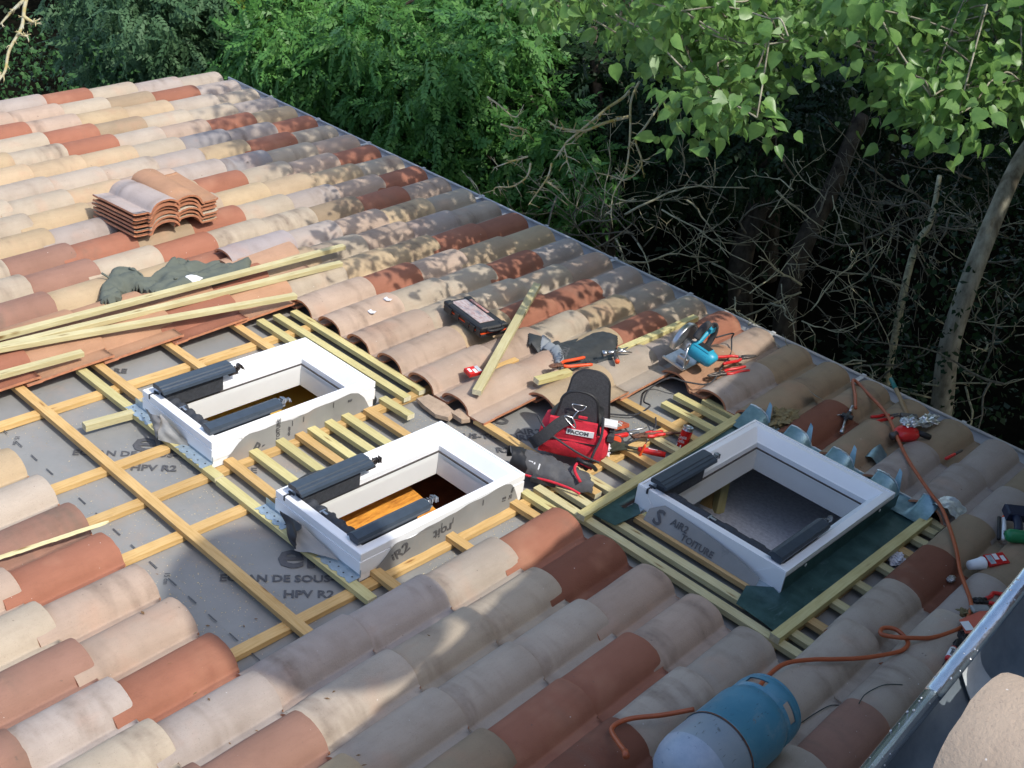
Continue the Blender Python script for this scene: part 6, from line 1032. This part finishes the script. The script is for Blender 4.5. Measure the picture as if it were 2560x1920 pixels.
B5= [(-3.14,-0.28,0.74),(-3.12,-0.34,0.68),(-3.16,-0.43,0.64),(-3.23,-0.50,0.64),(-3.22,-0.53,0.61)]
B6= [(-3.05,-0.19,0.73),(-3.03,-0.25,0.67),(-3.04,-0.34,0.60),(-3.04,-0.42,0.55)]
B7= [(-3.17,-0.27,0.77),(-3.24,-0.37,0.75),(-3.29,-0.45,0.73)]
B8= [(-3.02,-0.27,0.65),(-2.94,-0.24,0.60)]
B9= [(-3.50,-0.26,1.06),(-3.42,-0.24,1.02),(-3.32,-0.21,0.96),(-3.32,-0.13,1.01)]
B10= [(-3.37,-0.29,0.93),(-3.31,-0.25,0.91),(-3.26,-0.21,0.90),(-3.25,-0.24,0.87),(-3.31,-0.28,0.88)]
B11= [(-3.10,0.45,1.29),(-3.11,0.51,1.35),(-3.13,0.56,1.41),(-3.17,0.59,1.46)]
LICH= [(-7.52,-1.14,1.03),(-7.49,-1.22,0.94),(-7.45,-1.31,0.82),(-7.44,-1.46,0.70),(-7.40,-1.56,0.58),(-7.39,-1.68,0.48)] ;LICH2= [(-7.47,-1.26,0.89),(-7.41,-1.23,0.85),(-7.38,-1.21,0.86)] ;LICH3= [(-7.44,-1.35,0.79),(-7.38,-1.31,0.77)] ;LICH4= [(-7.52,-1.19,0.98),(-7.55,-1.30,0.92),(-7.57,-1.41,0.85)]
TW= [(-1.84,0.59,-0.01),(-1.60,2.59,-0.29),(-1.52,2.74,-0.47),(-2.01,1.70,-0.08),(-1.93,2.38,-1.20),(-2.56,2.08,-1.13),(-2.45,1.04,0.17),(-1.49,1.40,-0.96),(-3.56,2.05,-0.82),(-1.41,2.26,-0.14),(-2.37,1.54,-0.11),(-1.52,2.84,-0.59),(-3.65,0.64,-0.28),(-3.55,0.58,-0.21),(-1.10,2.13,-0.61),(-2.17,2.19,-0.48),(-1.53,0.64,-0.29),(-2.02,2.38,-0.61),(-3.62,0.78,-0.42),(-1.59,1.93,-0.11),(-1.17,2.01,-0.89),(-1.47,2.02,-0.54),(-3.96,1.41,-0.52),(-3.49,0.54,-0.29),(-2.07,2.60,-0.96),(-3.12,2.40,-1.27),(-2.94,1.99,-1.28),(-3.26,2.18,-0.77),(-3.74,2.15,-1.00),(-3.18,0.94,-0.74),(-2.93,1.96,-1.80),(-2.81,1.44,-0.45),(-3.36,0.97,-0.33),(-1.90,2.03,-0.24),(-1.36,1.35,-0.94),(-1.65,3.05,-0.86),(-1.23,1.67,-1.31),(-3.44,0.85,-0.23),(-3.73,1.62,-0.53),(-2.06,0.98,-0.67),(-3.08,0.82,-0.60),(-1.89,4.04,-1.15),(-1.21,2.27,-0.98),(-2.59,2.20,-0.41),(-2.45,2.12,-0.97),(-2.10,2.66,-0.71),(-2.43,1.55,-1.04),(-4.15,1.43,-0.77),(-3.11,1.17,-0.70),(-1.65,2.83,-0.49),(-1.65,1.27,-0.87),(-3.55,0.82,-0.53),(-2.95,0.68,0.01),(-1.89,2.80,-1.17),(-4.41,1.46,-0.98),(-0.46,1.24,-0.51),(-3.07,1.81,-0.94),(-1.61,1.99,-0.86)]
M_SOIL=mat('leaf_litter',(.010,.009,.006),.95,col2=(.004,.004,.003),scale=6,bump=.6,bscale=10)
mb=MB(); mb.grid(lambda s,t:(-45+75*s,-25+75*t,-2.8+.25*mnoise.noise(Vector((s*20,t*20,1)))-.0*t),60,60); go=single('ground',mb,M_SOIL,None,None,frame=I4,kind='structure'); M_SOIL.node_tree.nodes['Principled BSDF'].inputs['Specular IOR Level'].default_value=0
def leafmat(name,c1,c2,tr=.35,rough=.45,spec=.18):
    m=bpy.data.materials.new(name); m.use_nodes=True; nt=m.node_tree; N=nt.nodes; L=nt.links; b=N['Principled BSDF']; out=N['Material Output']
    tc=N.new('ShaderNodeTexCoord'); nz=N.new('ShaderNodeTexNoise'); nz.inputs['Scale'].default_value=3.5; nz.inputs['Detail'].default_value=6; nz.inputs['Roughness'].default_value=.75; L.new(tc.outputs['Object'],nz.inputs[0])
    rp=N.new('ShaderNodeValToRGB'); rp.color_ramp.elements[0].position=.36; rp.color_ramp.elements[1].position=.64; rp.color_ramp.elements[0].color=c1+(1,); rp.color_ramp.elements[1].color=c2+(1,); L.new(nz.outputs[0],rp.inputs[0])
    L.new(rp.outputs[0],b.inputs['Base Color']); b.inputs['Roughness'].default_value=rough; b.inputs['Specular IOR Level'].default_value=spec
    t=N.new('ShaderNodeBsdfTranslucent'); hs=N.new('ShaderNodeHueSaturation'); hs.inputs['Value'].default_value=1.5; hs.inputs['Hue'].default_value=.48; L.new(rp.outputs[0],hs.inputs['Color']); L.new(hs.outputs[0],t.inputs[0])
    mx=N.new('ShaderNodeMixShader'); mx.inputs[0].default_value=tr; L.new(b.outputs[0],mx.inputs[1]); L.new(t.outputs[0],mx.inputs[2]); L.new(mx.outputs[0],out.inputs[0]); return m
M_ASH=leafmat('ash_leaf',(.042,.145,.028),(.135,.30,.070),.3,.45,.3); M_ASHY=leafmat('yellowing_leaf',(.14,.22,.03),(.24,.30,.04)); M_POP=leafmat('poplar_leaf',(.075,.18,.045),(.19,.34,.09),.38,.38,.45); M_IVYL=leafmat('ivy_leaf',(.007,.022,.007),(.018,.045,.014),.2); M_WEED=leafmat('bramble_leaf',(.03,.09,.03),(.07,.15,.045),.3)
def barkmat(name,c,c2,sc=14): return mat(name,c,.95,col2=c2,scale=sc,stretch=(1,1,.35),bump=1.0,bscale=22,detail=8,spec=.05)
M_BARKP=barkmat('pale_lichen_bark',(.42,.40,.31),(.14,.12,.085)); M_BARKD=barkmat('dark_bark',(.10,.085,.065),(.025,.02,.016)); M_TWIG=mat('lichen_twig',(.50,.47,.30),.9,col2=(.20,.18,.11),scale=30); M_TWIGY=mat('yellow_lichen_twig',(.46,.45,.36),.9,col2=(.38,.29,.06),scale=14)
def template_ash(nl=4,L=.20,w=.030,l=.064):
    vs=[];fs=[]
    def leaf(p,ang,l,droop):
        c,s=math.cos(ang),math.sin(ang); q=[(0,0,0),(.42*l,w*l/.052*.5,.003),(l,0,-droop*l),(.42*l,-w*l/.052*.5,.003)]
        n=len(vs); 
        for x,y,z in q: vs.append((p+x*c-y*s,x*s+y*c,z-.25*p*p/L))
        fs.append((n,n+1,n+2,n+3))
    for k in range(nl):
        p=L*(.22+.68*k/nl)
        for sg in (-1,1): leaf(p,sg*R(58-6*k),l*(1-.10*abs(k-1.5)),.28)
    leaf(L*.92,0,l,.3); return np.array(vs),fs
def template_heart(l=.068):
    q=[(0,0,0),(-.05*l,.22*l,.04*l),(.06*l,.40*l,.08*l),(.28*l,.46*l,.09*l),(.50*l,.38*l,.06*l),(.72*l,.22*l,.01*l),(.90*l,.07*l,-.06*l),(1.08*l,0,-.13*l),(.45*l,0,-.0*l)]
    q+=[(x,-y,z) for x,y,z in q[1:7]]
    return np.array(q),[(0,1,2,3,8),(8,3,4,5,6,7),(0,8,11,10,9),(8,7,14,13,12,11)]
def template_round(l=.04):
    q=[(0,0,0),(.35*l,.36*l,.06*l),(l,0,-.1*l),(.35*l,-.36*l,.06*l)]; return np.array(q),[(0,1,2,3)]
def rand_rot(n,out,droop,spread,rg):
    """frames whose x axis points out from the clump and downwards, z roughly up/out"""
    x=out*rg.uniform(.3,1.0,(n,1))+rg.normal(0,spread,(n,3)); x[:,2]-=droop*rg.uniform(.4,1.3,n); x/=np.linalg.norm(x,axis=1,keepdims=True)
    z=out*.55+np.array([.15,-.15,.9])+rg.normal(0,.38,(n,3)); z-=x*(x*z).sum(1,keepdims=True); z/=np.linalg.norm(z,axis=1,keepdims=True); y=np.cross(z,x); return np.stack([x,y,z],2)
def foliage(name,clumps,per,tmpl,m,parent,scale=(.8,1.2),droop=.5,spread=.45,squash=.8,seed=0,shell=(.55,1.05)):
    rg=np.random.default_rng(seed); V,F=tmpl; P=[];O=[]
    for (x,y,z,r) in clumps:
        n=max(4,int(per*(r/.35)**2)); d=rg.normal(size=(n,3)); d/=np.linalg.norm(d,axis=1,keepdims=True)
        rad=rg.uniform(*shell,(n,1)); w=np.array([1,1,squash]); P.append(np.array([x,y,z])+d*rad*r*w+rg.normal(0,.04,(n,3))); O.append(d)
    P=np.concatenate(P);O=np.concatenate(O);n=len(P); RR=rand_rot(n,O,droop,spread,rg)*rg.uniform(*scale,(n,1,1)); V=np.repeat(V[None],n,0)*np.stack([rg.uniform(.75,1.2,n),rg.uniform(.55,1.15,n),rg.uniform(-1.2,3.2,n)],1)[:,None,:]
    co=(np.einsum('nij,nvj->nvi',RR,V)+P[:,None,:]).reshape(-1,3); nv=V.shape[1]
    me=bpy.data.meshes.new(name); lt=[len(f) for f in F]; flat=np.array([i for f in F for i in f]); loops=(flat[None,:]+(np.arange(n)*nv)[:,None]).ravel(); tot=np.tile(lt,n); st=np.concatenate([[0],np.cumsum(tot)[:-1]])
    me.vertices.add(len(co)); me.vertices.foreach_set('co',co.ravel().astype(np.float32)); me.loops.add(len(loops)); me.loops.foreach_set('vertex_index',loops.astype(np.int32)); me.polygons.add(len(tot)); me.polygons.foreach_set('loop_start',st.astype(np.int32))
    me.update(calc_edges=True); me.validate(); me.materials.append(m); o=bpy.data.objects.new(name,me); COL.objects.link(o)
    if parent is not None: o.parent=parent
    return o
def tree(name,label,clumps,per,tmpl,m,trunk,rad,bark,group=None,seed=0,cat='tree',extra=None,limbs=12,limb=.35,**kw):
    base=trunk[-1]; t=thing(name,label,cat,base,group,frame=I4); T0=Matrix.Translation(-Vector(base))
    f=foliage('crown',clumps,per,tmpl,m,t,seed=seed,**kw) if clumps else None
    if f: f.matrix_local=T0
    if extra:
        g=foliage('yellow_leaves',extra[0],extra[1],tmpl,extra[2],t,seed=seed+50,**kw); g.matrix_local=T0
    mb=MB(); pts=smooth_path(trunk,5); rr=[rad*(.55+.5*i/len(pts)) for i in range(len(pts))]; mb.tube(pts,rr,12)
    r=random.Random(seed)
    if clumps:
        for c in r.sample(clumps,min(limbs,len(clumps))):
            a=Vector(trunk[r.randrange(max(1,len(trunk)-1))]); b_=Vector(c[:3]); mid=(a+b_)/2+Vector((r.uniform(-.2,.2),r.uniform(-.2,.2),r.uniform(-.1,.3)))
            mb.tube(smooth_path([a,mid,b_],5),[rad*limb*(1-.85*i/10) for i in range(11)],6)
    part('trunk',mb,bark,t,loc=T0); return t
TA_,TH_,TR_=template_ash(),template_heart(),template_round()
G2='leafy trees beyond the gutter'
tree('ash_tree','broad ash tree with pinnate leaves and a yellowing patch, beyond the far roof corner',ASH1,115,TA_,M_ASH,[(-8.2,2.0,.6),(-8.3,2.1,-1.2),(-8.4,2.2,-2.85)],.10,M_BARKD,G2,1,extra=([(-8.1,1.4,-.25,.32),(-8.15,1.55,-.75,.28),(-7.9,1.9,.15,.3)],110,M_ASHY))
tree('ash_tree','dense green ash tree behind the middle of the gutter',ASH2,115,TA_,M_ASH,[(-6.2,2.6,.6),(-6.3,2.7,-1.2),(-6.3,2.8,-2.85)],.10,M_BARKD,G2,2)
tree('ash_tree','grey green feathery tree at the top left of the photo',ASH3,115,TA_,leafmat('grey_green_leaf',(.050,.115,.050),(.11,.20,.095),.3,.5),[(-10.2,1.6,.6),(-10.3,1.7,-1.2),(-10.4,1.8,-2.85)],.10,M_BARKD,G2,3)
tree('ash_tree','low dark ash growing against the gutter beside the bare branches',ASH4,100,TA_,M_ASH,[(-5.3,1.9,-.3),(-5.3,2.0,-1.5),(-5.3,2.0,-2.85)],.06,M_BARKD,G2,4)
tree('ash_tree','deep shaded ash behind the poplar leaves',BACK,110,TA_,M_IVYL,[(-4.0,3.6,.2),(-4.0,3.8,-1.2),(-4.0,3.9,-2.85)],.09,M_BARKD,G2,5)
pop=tree('poplar_tree','bright poplar with heart shaped leaves reaching in from the top right',POPV,150,TH_,M_POP,PALE+[(-1.05,1.7,-2.85)],.082,M_BARKP,None,6,scale=(.42,1.35),droop=.7,spread=.6,shell=(.2,1.35),limbs=0,limb=.20)
hi=foliage('upper_crown',POPS,120,TH_,M_POP,pop,seed=8,scale=(.8,1.3),droop=.9,spread=.5,shell=(.2,1.05)); hi.matrix_local=Matrix.Translation(-Vector((-1.05,1.7,-2.85)))
mb=MB(); r=random.Random(2)
for c in POPV:
    a=Vector(c[:3]); qs=[q for q in POPV if .12<(Vector(q[:3])-a).length<.55]
    if qs: b_=Vector(r.choice(qs)[:3]); mb.tube(smooth_path([a,(a+b_)/2+Vector((0,0,r.uniform(-.04,.05))),b_],4),.0045,5)
for c in r.sample(POPS,60): 
    a=Vector(c[:3]); b_=Vector(r.choice([q for q in POPS if .3<(Vector(q[:3])-a).length<1.3])[:3]); mb.tube(smooth_path([a,(a+b_)/2+Vector((0,0,.08)),b_],4),.010,5)
mb.tube(smooth_path([(-1.02,2.46,.81),(-.9,2.6,2.0),(-1.2,2.4,3.4),(-1.8,2.2,4.6)],5),[.075-.0028*i for i in range(16)],10)
part('branch',mb,M_BARKP,pop,loc=Matrix.Translation(-Vector((-1.05,1.7,-2.85))))['kind']='stuff'
def bare(name,label,trunk,rad,bark,seed): return tree(name,label,[],0,None,None,trunk+[(trunk[-1][0],trunk[-1][1],-2.85)],rad,bark,'bare trunks in the shaded wood',seed)
bare('bare_trunk','dark lichen spotted trunk left of the pale leaning one',DARK2,.125,M_BARKD,11); bare('bare_trunk','slim straight trunk standing in the dark behind the ash leaves',DARK3,.075,M_BARKD,12); bare('bare_trunk','bluish dark trunk leaning left below the hanging poplar leaves',DARK4,.11,M_BARKD,13)
bare('bare_trunk','thin mossy stem between the two large trunks',[THIN[2],THIN[1],THIN[0]],.03,M_TWIG,15)
# dead lichen-covered branches in front of the wood
def branchy(paths,r0,m,name,label,seed,spur=.10,cat='branch',group=None,ns=5,M=M_TWIGY):
    t=thing(name,label,cat,paths[0][0],group,frame=I4); T0=Matrix.Translation(-Vector(paths[0][0])); r=random.Random(seed); mb=MB(); sp=MB()
    for P_ in paths:
        pts=smooth_path(P_,5); n=len(pts); mb.tube(pts,[r0*(1-.65*i/n) for i in range(n)],6)
        for q in range(ns*len(P_)//2):
            i=r.randrange(1,n-1); d=(pts[i+1]-pts[i-1]).normalized(); o_=(d*.6+Vector((r.uniform(-1,1),r.uniform(-1,1),r.uniform(-1,.8)))).normalized(); l=spur*r.uniform(.3,1.2)
            p1=pts[i]+o_*l*.5+Vector((0,0,r.uniform(-.01,.01))); p2=pts[i]+o_*l+Vector((r.uniform(-.02,.02),0,r.uniform(-.02,.02))); sp.tube([pts[i],p1,p2],[r0*.38,r0*.3,r0*.15],4)
            if r.random()<.6: o2=(o_+Vector((r.uniform(-1,1),r.uniform(-1,1),r.uniform(-1,1)))).normalized(); sp.tube([p1,p1+o2*l*.5],[r0*.25,r0*.12],4)
    part('limb',mb,m,t,loc=T0); (part('spurs',sp,m,t,loc=T0).__setitem__('kind','stuff') if sp.v else None); return t
branchy([B1,B2],.011,M_TWIGY,'dead_branch','forked yellow lichened dead branch hanging in the middle before the ash leaves',1)
branchy([B3,B4],.009,M_TWIGY,'dead_branch','long dead twig drooping straight down right of the forked branch',2)
branchy([B5,B6,B7,B8],.007,M_TWIGY,'dead_branch','crooked dead twigs fanning left under the hanging leaves',3,.07)
branchy([B9,B10],.006,M_TWIGY,'dead_branch','small grey dead twig nearest the roof at the left of the branches',4,.07)
branchy([[B11[0],B11[1]]],.024,M_BARKP,'sawn_branch','sawn off branch stub with an orange cut end among the top leaves',5,.0); branchy([[B11[1],B11[2],B11[3]]],.012,M_BARKP,'dead_branch','grey branch above the sawn stub',6,.08)
branchy([LICH+[(-7.42,-1.80,.1),(-7.55,-1.95,-1.2),(-7.6,-2.0,-2.85)],LICH2,LICH3,LICH4],.016,M_TWIGY,'dead_branch','white and yellow lichened branch at the top left corner',7,.06)
mb=MB(); 
# thickets of bare twigs
def thicket(origins,name,label,seed,m):
    r=random.Random(seed); mb=MB()
    for o_ in origins:
        for b in range(3):
            p=Vector(o_[:3])+Vector((r.uniform(-.25,.25),r.uniform(-.2,.2),r.uniform(-.35,.1))); d=Vector((r.uniform(-1,1),r.uniform(-.6,.6),r.uniform(-.35,.9))).normalized(); L=r.uniform(.35,.95); n=8; pts=[p.copy()]; 
            for k in range(n):
                d=(d+Vector((r.uniform(-1,1),r.uniform(-1,1),r.uniform(-1,1)))*.30).normalized(); p=p+d*L/n; pts.append(p.copy())
                if r.random()<.75:
                    e=(d+Vector((r.uniform(-1,1),r.uniform(-1,1),r.uniform(-.6,1)))*1.0).normalized(); l=r.uniform(.05,.22); q1=p+e*l*.5; q2=q1+(e+Vector((r.uniform(-.5,.5),0,r.uniform(-.5,.5))))*l*.5; mb.tube([p,q1,q2],[.0030,.0024,.0014],4)
                    if r.random()<.6: mb.tube([q1,q1+Vector((r.uniform(-1,1),r.uniform(-1,1),r.uniform(-.5,1))).normalized()*l*.5],[.0019,.0011],4)
            r0=r.choice([.004,.005,.006,.009]); mb.tube(pts,[r0*(1-.7*i/n) for i in range(n+1)],5)
    return single(name,mb,m,label,'dead twigs',frame=I4,kind='stuff')
thicket(TW[::2],'dead_undergrowth','tangle of pale dead twigs in the shaded wood below the poplar',31,M_TWIG)
thicket(TW[1::2],'dead_undergrowth','tangle of brown dead twigs deeper in the shaded wood',32,mat('brown_twig',(.20,.18,.12),.9,col2=(.08,.07,.05),scale=30))
def stuffleaf(name,clumps,per,tm,m,label,seed,**kw):
    o=foliage(name,clumps,per,tm,m,None,seed=seed,**kw); tag(o,label,'foliage',None,'stuff'); return o
stuffleaf('bramble_foliage',LEFT,110,TR_,M_WEED,'low bramble leaves growing up against the far left roof edge',21,scale=(.9,1.8))
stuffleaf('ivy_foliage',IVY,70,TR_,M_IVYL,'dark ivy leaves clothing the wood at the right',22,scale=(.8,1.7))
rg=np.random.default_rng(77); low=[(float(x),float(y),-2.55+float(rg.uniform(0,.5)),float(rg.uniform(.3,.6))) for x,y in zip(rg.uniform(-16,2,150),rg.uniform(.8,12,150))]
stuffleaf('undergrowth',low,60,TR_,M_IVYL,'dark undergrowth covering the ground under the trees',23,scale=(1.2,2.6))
low=[(float(x),float(y),float(rg.uniform(-2.3,.8)),float(rg.uniform(.5,.9))) for x,y in zip(rg.uniform(-20,-9,60),rg.uniform(3,9,60))]
stuffleaf('distant_foliage',low,90,TR_,M_ASH,'leafy mass of the wood behind the nearer trees',24,scale=(1.5,3))

cn=[]; rg=np.random.default_rng(5)  # crown clumps kept out of view, added to block sky light over the wood
while len(cn)<125:
    x,y,z=rg.uniform(-1.6,5.5),rg.uniform(1.6,9.5),rg.uniform(1.6,3.6)
    q=camI@Vector((x,y,z)); yy=q.y/-q.z*3049
    if q.z<-1 and yy<960+.95*3049/(-q.z): continue
    cn.append((float(x),float(y),float(z),float(rg.uniform(.55,.8))))
tree('blocking_canopy','added out-of-view tree crown keeping sun and sky off the wood',cn,75,TH_,M_IVYL,[(1.5,6,2.6),(1.6,6.1,0),(1.6,6.1,-2.85)],.16,M_BARKD,None,41,scale=(2.0,3.2),shell=(.1,1.1),limbs=20)
